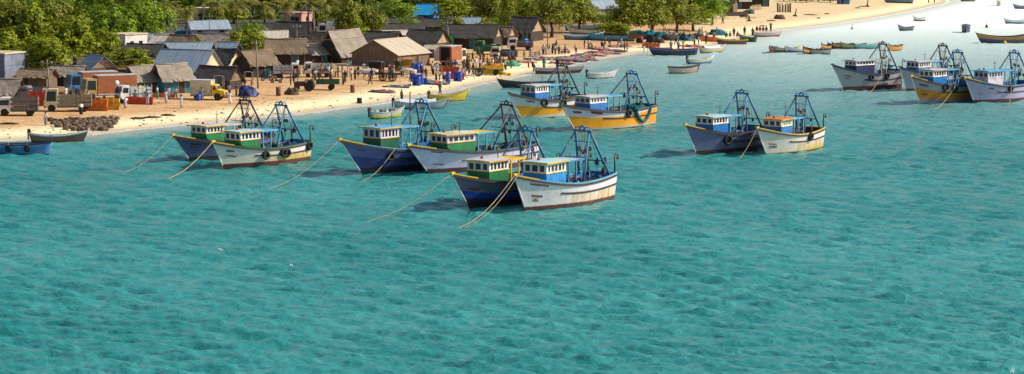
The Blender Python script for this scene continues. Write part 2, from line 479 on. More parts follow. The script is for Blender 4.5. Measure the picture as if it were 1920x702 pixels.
# ------------------------------------------------------------------ hulls
class Hull:
    def __init__(s, L=13.3, B=4.5, zb=3.4, zm=2.15, zs=2.45, rake=1.35, tr=.74, full=2.6, fine=1.7, draft=.7, srake=.25, zexp=2.0):
        s.__dict__.update(locals())
    def zg(s, t):
        a = .45
        return s.zm + (s.zb - s.zm) * ((t - a) / (1 - a)) ** s.zexp if t > a else s.zm + (s.zs - s.zm) * ((a - t) / a) ** 2
    def bg(s, t):
        return s.B / 2 * ((s.tr + (1 - s.tr) * math.sin(PI / 2 * t / .4)) if t < .4 else (1 - ((t - .4) / .6) ** s.full))
    def bw(s, t):
        return s.B / 2 * .9 * ((s.tr + (1 - s.tr) * math.sin(PI / 2 * t / .4)) if t < .4 else (1 - ((t - .4) / .6) ** s.fine))
    def pt(s, t, q, side, off=0.0):
        """q 0..1 from waterline to gunwale (negative = below water, in units of draft)"""
        zg = s.zg(t)
        z = q * zg if q >= 0 else q * s.draft
        bw, bg = s.bw(t), s.bg(t)
        y = bw + (bg - bw) * max(q, 0) ** 1.35
        if q < 0: y = bw * (1 - .55 * q * q)
        stem = s.L + (s.rake * z / s.zb if z > 0 else z * .6)
        x0 = -s.srake * max(z, 0) / s.zs
        x = x0 + (stem - x0) * t
        return Vector((x - s.L / 2, side * (y + off), z))
    def mesh(s, name, mat, parent, NT=30):
        ts = [1 - (1 - i / NT) ** 1.25 for i in range(NT + 1)]
        qs = [-1, -.5, 0, .08, .16, .24, .32, .4, .48, .56, .64, .72, .8, .88, .94, 1.0]
        vs, fs, bd = [], [], []
        nq = len(qs)
        for side in (-1, 1):
            for t in ts:
                for q in qs:
                    vs.append(s.pt(t, q, side)); bd.append(max(q, 0))
        off = len(ts) * nq
        for sd in (0, 1):
            for i in range(len(ts) - 1):
                for j in range(nq - 1):
                    a = sd * off + i * nq + j
                    q4 = (a, a + nq, a + nq + 1, a + 1)
                    fs.append(q4 if sd == 0 else q4[::-1])
        for j in range(nq - 1): fs.append((j, j + 1, off + j + 1, off + j))
        me = bpy.data.meshes.new(name); me.from_pydata([tuple(v) for v in vs], [], fs)
        at = me.attributes.new('band', 'FLOAT', 'POINT'); at.data.foreach_set('value', bd)
        for p in me.polygons: p.use_smooth = True
        for p in list(me.polygons)[-(nq - 1):]: p.use_smooth = False
        me.materials.append(mat)
        o = bpy.data.objects.new(name, me); col.objects.link(o); o.parent = parent
        return o
    def gun(s, t, side, inset=0., dz=0.):
        p = s.pt(t, 1, side); y = max(abs(p.y) - inset, 0.0)
        return Vector((p.x, side * y, p.z + dz))
    def strip(s, mb, t0, t1, side, n, w_in, w_out, z0, z1):
        """a rail following the gunwale: rectangular section"""
        vs, fs = [], []
        for i in range(n + 1):
            t = t0 + (t1 - t0) * i / n; p = s.pt(t, 1, side)
            yo, yi = abs(p.y) + w_out, max(abs(p.y) - w_in, 0)
            vs += [(p.x, side * yo, p.z + z0), (p.x, side * yo, p.z + z1), (p.x, side * yi, p.z + z1), (p.x, side * yi, p.z + z0)]
        for i in range(n):
            for k in range(4): fs.append((i * 4 + k, i * 4 + (k + 1) % 4, i * 4 + 4 + (k + 1) % 4, i * 4 + 4 + k))
        fs += [(0, 1, 2, 3), tuple(n * 4 + k for k in (3, 2, 1, 0))]
        mb.add(vs, fs)
    def low(s, t, side, depth, wall):
        """point inside the planking, depth below the gunwale"""
        e = s.pt(t, 1 - (depth + .02) / s.zg(t), side)
        return Vector((e.x, side * max(abs(e.y) - wall, 0), e.z))
    def inner(s, depth, t1=.9, wall=.12, n=16):
        """inside of the bulwark and deck"""
        a, dk = MB(), MB()
        for side in (-1, 1):
            vs, fs = [], []
            for i in range(n + 1):
                t = .012 + (t1 - .012) * i / n
                for j in range(4): vs.append(s.low(t, side, depth * j / 3, wall))
            for i in range(n):
                for j in range(3): k = i * 4 + j; fs.append((k, k + 1, k + 5, k + 4))
            a.add(vs, fs, True)
        for t in (.012, t1):
            a.add([s.low(t, -1, 0, wall), s.low(t, 1, 0, wall), s.low(t, 1, depth, wall), s.low(t, -1, depth, wall)], [(0, 1, 2, 3)])
        vs, fs = [], []
        for i in range(n + 1):
            t = .012 + (t1 - .012) * i / n
            for side in (-1, 1): vs.append(s.low(t, side, depth, wall))
        for i in range(n): fs.append((i * 2, i * 2 + 1, i * 2 + 3, i * 2 + 2))
        dk.add(vs, fs)
        return a, dk
    def patch(s, mb, t0, t1, q0, q1, side, off=.02, nt=6, nq=2):
        vs, fs = [], []
        for i in range(nt + 1):
            for j in range(nq + 1): vs.append(s.pt(t0 + (t1 - t0) * i / nt, q0 + (q1 - q0) * j / nq, side, off))
        for i in range(nt):
            for j in range(nq):
                a = i * (nq + 1) + j; fs.append((a, a + nq + 1, a + nq + 2, a + 1))
        mb.add(vs, fs, True)

WOODDK = M('dark_wood', (.05, .035, .03), .8)
TYRE = M('black_rubber', (.012, .012, .013), .75)
ROPE = M('rope', (.42, .30, .13), .9)
ROPED = M('old_rope', (.27, .23, .16), .9)
STEELD = M('dark_steel', (.045, .04, .04), .55, dirt=(.16, .07, .03))
GLASS = M('dark_pane', (.02, .03, .045), .12, .1)
DECKW = M('deck_planks', (.24, .17, .11), .85, .4, 3)
WHITEP = M('white_paint', (.84, .81, .81), .5, .12, 2, dirt=(.42, .33, .25))
LILACP = M('pale_lilac_paint', (.68, .62, .74), .5, .12, 2, dirt=(.36, .3, .3))
YELP = M('yellow_paint', (.80, .50, .02), .5, .2, 2, dirt=(.4, .22, .04))
SKYP = M('sky_blue_paint', (.10, .42, .68), .5, .2, 2, dirt=(.15, .2, .25))
BLUEP = M('blue_paint', (.006, .17, .52), .45, .2, 2, dirt=(.03, .08, .2))
GREENP = M('green_paint', (.004, .21, .062), .45, .25, 2, dirt=(.03, .1, .05))
DKGREEN = M('dark_green_paint', (.01, .10, .05), .5)
NAVYP = M('navy_paint', (.012, .03, .10), .5)
REDP = M('red_paint', (.42, .03, .02), .5)
CREAMP = M('cream_roof_paint', (.62, .60, .50), .6, .15, 1.5, dirt=(.35, .28, .2))
PALEBL = M('pale_blue_roof_paint', (.42, .60, .66), .55, .15, 1.5, dirt=(.32, .34, .34))
ORANGEP = M('orange_paint', (.66, .17, .02), .5)
GREYW = M('grey_white_paint', (.52, .52, .55), .6, .15, 2, dirt=(.3, .24, .2))
FRAMEBL = M('blue_frame_steel', (.04, .23, .47), .5, .3, 3, dirt=(.10, .05, .03))
FRAMEDK = M('rusty_frame_steel', (.05, .06, .09), .55, .4, 3, dirt=(.16, .07, .03))
MAROON = M('maroon_lettering', (.20, .015, .02), .6)
NETBLUE = M('dark_blue_net', (.01, .05, .10), .95, .5, 5)
NETTEAL = M('teal_net', (.0, .13, .17), .95, .5, 5)
NETBROWN = M('brown_net', (.12, .08, .05), .95, .5, 5)

def bar(pts, r, name, mat, parent, n=6):
    return MB().tube(pts, r, n).build(name, mat, parent)

def wheelhouse(root, H, x1, ln, Wd, zb, z1, z2, low, up, roof, trim, nfront=3, nside=5):
    """x1 = forward face; box with a lower coloured panel and an upper band of real window openings"""
    x0 = x1 - ln; w = Wd / 2
    base = MB()
    zf = .04                                      # the front leans forward slightly
    base.prism([(x0, zb), (x0 + 1.2, zb), (x1, zb + .95), (x1 + zf, z1), (x0, z1)], -w, w)
    wb = base.build('wheelhouse_base', low, root)
    MB().box(((x0 + x1) / 2 + .03, 0, z1 + .03), (ln + .14, Wd + .12, .07)).build('sill_moulding', trim if trim else up, wb)
    up_m = MB(); zc = z2
    t = .09; za, zt = z1 + .065, z2
    hs = za + .10; ht = zt - .16
    x1b = x1 + zf
    for (xa, xb, ya, yb, n, ax) in ((x1b - t, x1b, -w, w, nfront, 'y'), (x0, x0 + t, -w, w, 2, 'y'), (x0 + t, x1b - t, -w, -w + t, nside, 'x'), (x0 + t, x1b - t, w - t, w, nside, 'x')):
        up_m.box(((xa + xb) / 2, (ya + yb) / 2, (za + hs) / 2), (xb - xa, yb - ya, hs - za))
        up_m.box(((xa + xb) / 2, (ya + yb) / 2, (ht + zt) / 2), (xb - xa, yb - ya, zt - ht))
        span = (yb - ya) if ax == 'y' else (xb - xa)
        for k in range(n + 1):
            mw = (.24 if ax == 'y' else .2)
            c = (ya if ax == 'y' else xa) + span * k / n
            c = min(max(c, (ya if ax == 'y' else xa) + mw / 2), (yb if ax == 'y' else xb) - mw / 2)
            if ax == 'y': up_m.box(((xa + xb) / 2, c, (hs + ht) / 2), (xb - xa, mw, ht - hs))
            else: up_m.box((c, (ya + yb) / 2, (hs + ht) / 2), (mw, yb - ya, ht - hs))
    ub = up_m.build('wheelhouse_upper', up, root)
    for (xc, ya, yb, n, ax) in ((x1b - t * .6, -w, w, nfront, 'y'),):
        for k in range(n):
            c = ya + (yb - ya) * (k + .5) / n
            MB().box((xc, c, (hs + ht) / 2), (.02, (yb - ya) / n - .2, ht - hs + .02)).build('window', GLASS, ub)
    for y in (-w + t * .6, w - t * .6):
        for k in range(nside):
            c = x0 + t + (ln + zf - 2 * t) * (k + .5) / nside
            MB().box((c, y, (hs + ht) / 2), ((ln) / nside - .18, .02, ht - hs + .02)).build('window', GLASS, ub)
    ov = .28
    rf = MB()
    n = 6
    prof = [(-w - ov + (Wd + 2 * ov) * i / n) for i in range(n + 1)]
    vs, fs = [], []
    for xx in (x0 - ov * .6, x1b + ov * 1.3):
        for lvl in (0, 1):
            for y in prof: vs.append((xx, y, zt + .003 + lvl * .1 + .09 * (1 - (y / (w + ov)) ** 2)))
    q = n + 1
    for i in range(n):
        fs += [(i, i + 1, 2 * q + i + 1, 2 * q + i), (q + i, 3 * q + i, 3 * q + i + 1, q + i + 1), (i, q + i, q + i + 1, i + 1), (2 * q + i, 2 * q + i + 1, 3 * q + i + 1, 3 * q + i)]
    fs += [(0, 2 * q, 3 * q, q), (n, q + n, 3 * q + n, 2 * q + n)]
    ro = rf.add(vs, fs).build('roof', roof, root)
    if trim:
        tm = MB()
        for sgn in (-1, 1): tm.box(((x0 - ov * .6 + x1b + ov * 1.3) / 2, sgn * (w + ov + .02), zt + .06), (ln + 2 * ov + .1, .06, .11))
        tm.box((x1b + ov * 1.3 + .03, 0, zt + .1), (.06, Wd + 2 * ov + .1, .10))
        tm.build('roof_trim', trim, ro)
    return zt + .19

def frame_of(root, H, mat, xb=3.4, zt=6.6, seed=0, mast=0):
    """net gallows over the stern: two raking legs, two forward struts, double crossbar, hanging tackle"""
    L2 = H.L / 2; rnd = random.Random(seed)
    xa = xb - L2
    for s in (-1, 1):
        ft = H.gun(.10, s, .18, .02); fw = H.gun(.46, s, .2, .02)
        top = Vector((xa, s * .78, zt))
        bar([ft, top], .125, 'gallows_leg', mat, root, 7)
        bar([fw, top + Vector((.05, 0, -.1))], .085, 'gallows_strut', mat, root, 6)
        post = H.gun(.015, s, .2, -.3)
        po = bar([post, post + Vector((0, 0, 2.0))], .085, 'stern_post', STEELD, root, 7)
        bar([post + Vector((0, 0, 1.9)), post + Vector((-.15, 0, 2.15)), post + Vector((-.45, 0, 2.05)), post + Vector((-.5, 0, 1.85))], .06, 'davit_arm', STEELD, po, 6)
        MB().torus(post + Vector((-.5, 0, 1.72)), .14, .06, 'Y', 10, 5).build('pulley', STEELD, po)
    cb = MB().tube([(xa, -1.0, zt), (xa, 1.0, zt)], .11, 7).tube([(xa + .02, -.8, zt + .32), (xa + .02, .8, zt + .32)], .05, 5)
    for y in (-.8, -.3, .3, .8): cb.tube([(xa + .01, y, zt), (xa + .02, y, zt + .32)], .05, 5)
    cb.torus((xa, 0, zt + .25), .22, .08, 'X', 10, 5)
    cbo = cb.build('crossbar', mat, root)
    lo = Vector((xa - 1.0, 0, 3.75))
    k = (zt - 3.75) / (zt - H.zg(.1)); yl = .78 + (abs(H.gun(.1, 1, .18).y) - .78) * k
    xl = xa + (H.gun(.1, 1).x - xa) * k
    bar([(xl, -yl, 3.75), (xl, yl, 3.75)], .075, 'lower_crossbar', mat, root, 6)
    bar([(xa + 1.2, -1.2, 4.25), (xa + 1.2, 1.2, 4.25)], .045, 'strut_tie', mat, root, 5)
    for y, d in ((-.42, .3), (-.1, .6), (.38, .2), (.62, .9)):
        zz = 2.3 + rnd.random() * 1.2
        r = bar([(xa, y, zt - .08), (xa - d * .3, y + rnd.uniform(-.15, .15), (zt + zz) / 2), (xa - d, y * 1.3, zz)], .022, 'hanging_rope', ROPED, root, 4)
        if rnd.random() < .85: MB().torus((xa - d * .3, y, (zt + zz) / 2), .15, .08, 'X', 9, 5).build('block', STEELD, r)
    for y, x2, z2, y2 in ((-.9, .9, 2.4, -1.5), (.9, -.6, 2.6, 1.4), (-.2, 1.8, 2.2, .3), (.2, -1.2, 2.3, -.6), (.55, .4, 3.0, 1.0)):
        bar([(xa, y, zt), (xa + x2 * .5, (y + y2) / 2 + .06, (zt + z2) / 2 - .15), (xa + x2, y2, z2)], .026, 'rigging_rope', ROPED if y < 0 else STEELD, root, 4)
    bar([(xl + .02, -yl * .95, 3.78), (xa, yl * .4, zt - 1.2)], .035, 'brace', mat, root, 5)
    bar([(xa + .02, -1.05, zt - 1.0), (xa + .02, 1.05, zt - 1.0)], .04, 'upper_tie', mat, root, 5)
    for y in (-.65, .65):
        MB().lathe([(.02, -.25), (.15, -.15), (.17, 0), (.12, .15), (.02, .2)], (xl, y, 3.62), 8).build('towing_block', STEELD, root)
    # long stay down to the wheelhouse side and aft rope to the stern
    bar([(xa, -.7, zt), (xa + 3.0, -1.2, 3.0)], .025, 'stay', ROPED, root, 4)
    bar([(xa, .7, zt), (xa + 3.0, 1.2, 3.0)], .025, 'stay', ROPED, root, 4)
    bar([(xa, -.5, zt), (xa - 2.6, -.9, 2.6)], .03, 'stay', M('pale_rope', (.5, .52, .5), .9), root, 4)

def trawler(label, bow, yaw_deg, scale, hullm, style, group='trawlers moored off the beach', seed=0, L=12.4, **kw):
    """bow = photo pixel of the stem at the waterline; yaw_deg = how far the bow swings towards the viewer"""
    a = R(yaw_deg); h = Vector((-math.cos(a), -math.sin(a), 0))
    P = W(*bow)
    kk = 'abcdefghijklmn'[seed - 1]
    zb_ = BOWZ[kk]; dz = (zb_ - 3.4) * .8; q_ = (zb_ / 3.4) ** .8
    H = Hull(L=L, rake=RAKE[kk], zb=zb_, zm=2.15 * q_, zs=2.45 * q_, **kw.get('hull', {}))
    root = thing('fishing_trawler', label, 'fishing boat', P - h * (H.L / 2 * scale), math.atan2(h.y, h.x), group, scale)
    st = dict(low=BLUEP, up=WHITEP, roof=PALEBL, trim=YELP, gun=SKYP, bowcap=YELP, inside=BLUEP, frame=FRAMEBL, canopy=PALEBL, post=SKYP, strake=WOODDK)
    st.update(style)
    hl = H.mesh('hull', hullm, root)
    g = MB(); gd = MB()
    for s in (-1, 1):
        H.strip(g, .0, .86, s, 22, .16, .03, .0, .09)
        H.strip(gd, .0, .995, s, 30, -.0, .07, -.22, -.05)
    g.box((H.pt(0, 1, 1).x + .06, 0, H.zs + .045), (.18, H.bg(0) * 2 - .3, .09))
    g.build('gunwale', st['gun'], hl); gd.build('rubbing_band', WOODDK, hl)
    c = MB()
    for s in (-1, 1): H.strip(c, .86, .995, s, 12, .2, .04, .002, .12)
    tip = H.pt(1, 1, 1)
    c.box((tip.x - .08, 0, tip.z + .08), (.5, .26, .22))
    c.build('bow_cap', st['bowcap'], hl)
    sm = MB(); sm.tube([H.pt(1, q, 1) + Vector((.0, 0, 0)) for q in (.12, .35, .6, .8, 1)], .07, 6)
    sm.build('stem_post', st.get('stem', WHITEP), hl)
    f = MB()
    for s in (-1, 1):
        vs, fs = [], []
        N = 16
        for i in range(N + 1):
            t = .0 + .70 * i / N; q = .60
            for dq, o in ((-.035, .0), (-.03, .07), (.03, .07), (.035, .0)): vs.append(H.pt(t, q + dq, s, o))
        for i in range(N):
            for k in range(3): fs.append((i * 4 + k, i * 4 + k + 1, i * 4 + 5 + k, i * 4 + 4 + k))
        f.add(vs, fs)
    f.build('side_strake', st['strake'], hl)
    inn, dk = H.inner(.8, .84)
    inn.build('bulwark', st['inside'], root); dk.build('deck', DECKW, root)
    fd = MB()
    vs, fs = [], []
    for i in range(9):
        t = .80 + .19 * i / 8
        for s in (-1, 1): vs.append(H.low(t, s, .26, .05))
    for i in range(8): fs.append((i * 2, i * 2 + 1, i * 2 + 3, i * 2 + 2))
    fd.add(vs, fs).build('foredeck', st.get('fore', DECKW), root)
    L2 = H.L / 2
    x1 = L2 - 1.45
    zr = wheelhouse(root, H, x1, WHL.get(kk, 3.1), 2.55, 1.75, 3.32 + dz, WHZ.get(kk, 4.38) - .16 + dz, st['low'], st['up'], st['roof'], st['trim'], kw.get('nfront', 3), kw.get('nside', 5))
    # canopy behind the wheelhouse
    cx0, cx1 = x1 - WHL.get(kk, 3.1) - .15 - kw.get('clen', 2.9), x1 - WHL.get(kk, 3.1) - .15
    cz = zr - .12 - kw.get('cdrop', 0.1)
    cn = MB().box(((cx0 + cx1) / 2, 0, cz), (cx1 - cx0, 2.7, .09)).build('canopy', st['canopy'], root)
    fas = MB()
    for s in (-1, 1): fas.box(((cx0 + cx1) / 2, s * 1.375, cz - .02), (cx1 - cx0 + .04, .05, .16))
    fas.box((cx0 - .025, 0, cz - .02), (.05, 2.8, .16)); fas.build('fascia', st['post'], cn)
    for i in range(3):
        for s in (-1, 1):
            MB().box((cx0 + .12 + i * (cx1 - cx0 - .4) / 2, s * 1.25, (1.5 + cz - .047) / 2), (.12, .12, cz - 1.547)).build('canopy_post', st['post'], root)
    # engine casing, winch, boxes
    MB().box((cx0 + 1.3, .2, 1.9), (1.5, 1.1, .9), taper=.85).build('engine_casing', st.get('engine', NAVYP), root)
    wn = MB().box((cx0 - .7, 0, 1.62), (.9, 1.7, .25)).box((cx0 - .7, -.8, 2.0), (.7, .1, .7)).box((cx0 - .7, .8, 2.0), (.7, .1, .7)).build('winch', STEELD, root)
    MB().lathe([(.14, -.75), (.38, -.74), (.38, -.62), (.26, -.6), (.26, -.06), (.38, -.04), (.38, .04), (.26, .06), (.26, .6), (.38, .62), (.38, .74), (.14, .75)], (cx0 - .7, 0, 2.1), 12, 'Y').build('drum', M('wound_wire', (.16, .12, .09), .7), wn)
    rnd = random.Random(seed * 7 + 1)
    for k in range(3):
        MB().box((cx0 + .3 + k * .75, -1.35 + rnd.uniform(-.1, .1), 1.62), (.55, .4, .36)).build('fish_box', rnd.choice([BLUEP, YELP, ORANGEP, GREYW, GREENP]), root)
    for k in range(7):
        xx = cx0 + rnd.uniform(-1.6, 2.6); yy = rnd.choice([-1, 1]) * rnd.uniform(.7, 1.4); kind = rnd.randrange(3)
        if kind == 0: MB().lathe([(.0, 0), (.26, 0), (.28, .3), (.26, .75), (.2, .8), (0, .8)], (xx, yy, 1.42), 10).build('barrel', rnd.choice([BLUEP, ORANGEP, STEELD, GREENP]), root)
        elif kind == 1: MB().torus((xx, yy, 1.55), .3, .1, 'Z', 12, 5).torus((xx + .04, yy, 1.7), .27, .09, 'Z', 12, 5).build('rope_coil', ROPE, root)
        else: MB().tube([(xx, yy, 1.3), (xx, yy, 2.9)], .05, 6).tube([(xx, yy, 2.9), (xx + .5, yy, 3.1)], .04, 5).build('deck_pipe', rnd.choice([STEELD, st['post']]), root)
    for k in range(3):
        MB().lump((0, 0, 0), (.5, .4, .6), 9, 5, .4, seed * 3 + k).build('hanging_net', rnd.choice([NETBROWN, NETBLUE, TYRE, NETTEAL]), root).location = (-H.L / 2 + rnd.uniform(1.2, 4.2), rnd.choice([-1, 1]) * rnd.uniform(.9, 1.5), rnd.uniform(2.2, 3.6))
    frame_of(root, H, st['frame'], kw.get('xb', 3.2), kw.get('zt', 6.6) + max(0, dz) * .9, seed)
    # roof lantern and whip mast
    mx = x1 - kw.get('mastx', 2.6)
    mz = kw.get('mast', 1.3)
    if mz:
        ma = MB().tube([(mx, .4, zr - .1), (mx, .4, zr + mz)], [.05, .03], 6).tube([(mx, .05, zr + mz * .7), (mx, .75, zr + mz * .7)], .025, 4).build('mast', st.get('mastm', STEELD), root)
    MB().lathe([(.0, -.02), (.13, 0), (.15, .12), (.12, .26), (.0, .3)], (x1 - 1.0, -.3, zr - .03), 8).build('lantern', st.get('lamp', REDP), root)
    return root, H

MARKS = []
def lettering(root, H, hl_mat, t0, t1, q0, q1, side=1, seed=0, bars=0):
    """painted script on the bow, following the flare of the hull"""
    rnd = random.Random(seed); mb = MB(); n = 7
    hull = [c for c in root.children if c.name.startswith('hull')][0]
    def uv(u, v): return H.pt(t0 + (t1 - t0) * u, q0 + (q1 - q0) * v, side, .03)
    for k in range(n):
        u0 = k / n; w = .8 / n
        shapes = [[(0, .1), (0, .9), (.5, .9), (.5, .3), (1, .3), (1, .8)], [(0, .8), (.9, .8), (.9, .2), (.3, .2), (.3, .6)], [(.1, .1), (.1, .8), (.9, .8), (.9, .1)], [(0, .3), (.5, .9), (1, .4), (.5, .1), (.2, .4)]]
        pts = [uv(u0 + w * a, b + .12 * math.sin(k)) for a, b in shapes[rnd.randrange(4)]]
        mb.tube(pts, .034, 4)
    return mb.build('name_lettering', hl_mat, hull)
def plate(root, H, mat, t0, t1, q0, q1, side=1, name='registration_mark'):
    hull = [c for c in root.children if c.name.startswith('hull')][0]
    mb = MB(); H.patch(mb, t0, t1, q0, q1, side, .025)
    return mb.build(name, mat, hull)

# ---- the fourteen trawlers
WL = (.64, .60, .70)
hm = hull_mat
BOOT = (.09, .02, .025)
def mk(label, bow, yaw, sc, hullm, style, seed, **kw):
    return trawler(label, bow, yaw, sc, hullm, style, seed=seed, **kw)

gstyle = dict(low=GREENP, roof=GREYW, canopy=CREAMP, gun=DKGREEN, frame=FRAMEDK)
T = {}
BOWZ = {'a': 3.25, 'b': 3.15, 'c': 3.9, 'd': 3.25, 'e': 3.5, 'f': 3.4, 'g': 3.7, 'h': 3.65, 'i': 3.8, 'j': 3.5, 'k': 4.4, 'l': 4.0, 'm': 4.2, 'n': 3.75}
RAKE = {'a': 2.8, 'b': 1.7, 'c': 3.4, 'd': 3.0, 'e': 2.7, 'f': 1.8, 'g': 2.8, 'h': 3.0, 'i': 2.5, 'j': 2.5, 'k': 3.0, 'l': 2.0, 'm': 2.3, 'n': 2.3}
WHL = {'d': 4.1, 'k': 4.4, 'c': 2.8, 'm': 3.3, 'n': 3.5, 'h': 3.3, 'j': 2.9, 'a': 2.9, 'g': 2.9}
WHZ = {'a': 4.3, 'c': 4.5, 'd': 4.3, 'h': 4.25, 'k': 4.2, 'i': 4.3, 'j': 4.3}
T['a'] = mk('lilac hulled trawler with green wheelhouse, outer boat of the pair nearest the left beach', (357, 303), 52, .92,
            hm('shaded_lilac_hull_dark_boot', [(0, (.09, .10, .25)), (1, (.16, .17, .33))], (.03, .02, .03), .55, .3), dict(gstyle, up=WHITEP, post=GREYW, gun=WOODDK), 1, mast=1.5)  # cast shadow of the boat alongside is put into this darkened hull colour
T['b'] = mk('white trawler with green wheelhouse and tyres along its rusty side, inner boat of left pair', (420, 317), 51, .93,
            hm('white_hull_rust_moss', [(0, (.84, .76, .72)), (1, (.84, .79, .80))], BOOT, .55, 1.0, (.40, .24, .03), .9), dict(low=GREENP, roof=PALEBL, canopy=SKYP, gun=DKGREEN, frame=FRAMEBL, inside=BLUEP), 2)
T['c'] = mk('lavender blue hulled trawler with dark green wheelhouse, outer boat of the middle pair', (680, 328), 50, .98,
            hm('shaded_lavender_hull', [(0, (.035, .065, .26)), (.55, (.12, .14, .38)), (1, (.12, .14, .38))], (.015, .015, .03), .75, .25), dict(low=DKGREEN, up=LILACP, roof=SKYP, canopy=SKYP, gun=SKYP), 3)  # hull tones darkened to stand in for shade from the neighbouring boat
T['d'] = mk('long white trawler with green wheelhouse and yellow roof edge, inner boat of the middle pair', (805, 327), 46, .98,
            hm('pale_lilac_hull', [(0, (.64, .58, .82)), (1, (.74, .68, .86))], (.10, .03, .03), .55, .35), dict(low=GREENP, up=LILACP, roof=CREAMP, canopy=YELP, gun=DKGREEN, frame=FRAMEDK, inside=NAVYP), 4, L=14.8)
T['e'] = mk('dark navy hulled trawler with green wheelhouse and yellow bow, left boat of the nearest pair', (880, 392), 55, .97,
            hm('navy_hull_blue_stripe', [(0, (.01, .015, .05)), (.32, (.01, .06, .36)), (.52, (.13, .14, .22)), (1, (.13, .14, .22))], (.015, .012, .02), .7, .2), dict(low=GREENP, roof=GREYW, canopy=YELP, gun=WOODDK, post=YELP, bowcap=YELP), 5)
T['f'] = mk('white trawler with bright blue wheelhouse and yellow rust streaks, right boat of the nearest pair', (986, 397), 55, 1.0,
            hm('white_hull_yellow_rust', [(0, (.80, .74, .82)), (1, (.76, .70, .86))], BOOT, .42, 1.0, (.58, .34, .02), .35), dict(low=M('bright_blue_paint', (.008, .28, .68), .45, .2, 2, dirt=(.03, .1, .25)), roof=PALEBL, canopy=PALEBL, gun=SKYP, inside=BLUEP, post=FRAMEBL), 6, mast=0)  # white hull tinted lilac: sky-lit shade put into the paint colour
T['f'][0]['label'] = T['f'][0]['label']
T['g'] = mk('white over yellow trawler with tyres on its bow, left of the yellow pair', (978, 224), 52, .95,
            hm('white_over_yellow_hull', [(0, (.50, .50, .46)), (.22, (.84, .33, .0)), (.66, (.64, .60, .66)), (1, (.64, .60, .66))], (.30, .30, .28), .1, .35, tilt=.016), dict(roof=GREYW, canopy=SKYP, gun=WOODDK, bowcap=WOODDK, trim=None, frame=FRAMEDK), 7)
T['h'] = mk('yellow and white trawler with a teal net over its side', (1079, 247), 50, .96,
            hm('lilac_over_yellow_hull', [(0, (.78, .30, .0)), (.10, (.86, .34, .0)), (.73, (.66, .60, .74)), (1, (.66, .60, .74))], (.36, .36, .34), .32, .35, tilt=.018), dict(roof=GREYW, canopy=SKYP, gun=WOODDK, bowcap=WOODDK, trim=None, frame=FRAMEBL, inside=NETTEAL), 8, L=15.0)
T['i'] = mk('lilac trawler with pale blue roof and big tyre on its shaded side, at right', (1307, 292), 50, .93,
            hm('shaded_lilac_hull_maroon_boot', [(0, (.15, .16, .32)), (1, (.21, .21, .40))], (.05, .015, .025), .6, .35), dict(roof=PALEBL, canopy=SKYP, gun=WOODDK, trim=None), 9)  # shade of the inner boat painted into the dark hull tones
T['j'] = mk('white trawler with orange wheelhouse roof and rusty yellow stern, off to the right', (1437, 291), 56, .90,
            hm('white_hull_heavy_rust', [(0, (.80, .72, .70)), (1, (.76, .72, .80))], (.28, .16, .05), .2, 1.0, (.42, .26, .05), .95), dict(roof=ORANGEP, canopy=SKYP, gun=YELP, inside=WOODDK, post=SKYP), 10, mast=1.9)
T['k'] = mk('grey white trawler with navy wheelhouse and long roof, alone ahead of the far right cluster', (1583, 171), 40, .92,
            hm('grey_white_hull', [(0, (.38, .38, .44)), (1, (.42, .42, .48))], (.11, .03, .025), .72, .6, (.25, .16, .1)), dict(low=NAVYP, up=WHITEP, roof=GREYW, canopy=GREYW, gun=NAVYP, bowcap=NAVYP, trim=None, frame=FRAMEDK, post=GREYW), 11, mast=0, nside=6)
T['l'] = mk('pale grey trawler half hidden behind the ochre trawler at far right', (1700, 171), 42, .92,
            hm('pale_grey_hull', [(0, (.32, .34, .44)), (1, (.36, .38, .46))], BOOT, .4, .3), dict(low=BLUEP, roof=GREYW, canopy=GREYW, gun=NAVYP, bowcap=NAVYP, trim=None, frame=FRAMEDK), 12)
T['m'] = mk('grey over ochre trawler with blue wheelhouse and black tyres, middle of the far right cluster', (1725, 196), 45, .96,
            hm('grey_over_ochre_hull', [(0, (.22, .24, .30)), (.22, (.48, .20, .008)), (.60, (.34, .33, .38)), (1, (.34, .33, .38))], (.16, .18, .24), .35, .5), dict(roof=GREYW, canopy=SKYP, gun=WOODDK, bowcap=YELP, trim=None, low=BLUEP), 13)
T['n'] = mk('pale lavender trawler with lilac wheelhouse and sky blue canopy, at the right edge', (1827, 194), 42, .98,
            hm('pale_lavender_hull', [(0, (.44, .40, .62)), (1, (.50, .45, .66))], (.07, .02, .04), .5, .2), dict(low=LILACP, up=LILACP, roof=SKYP, canopy=SKYP, gun=SKYP, bowcap=YELP, trim=None), 14)

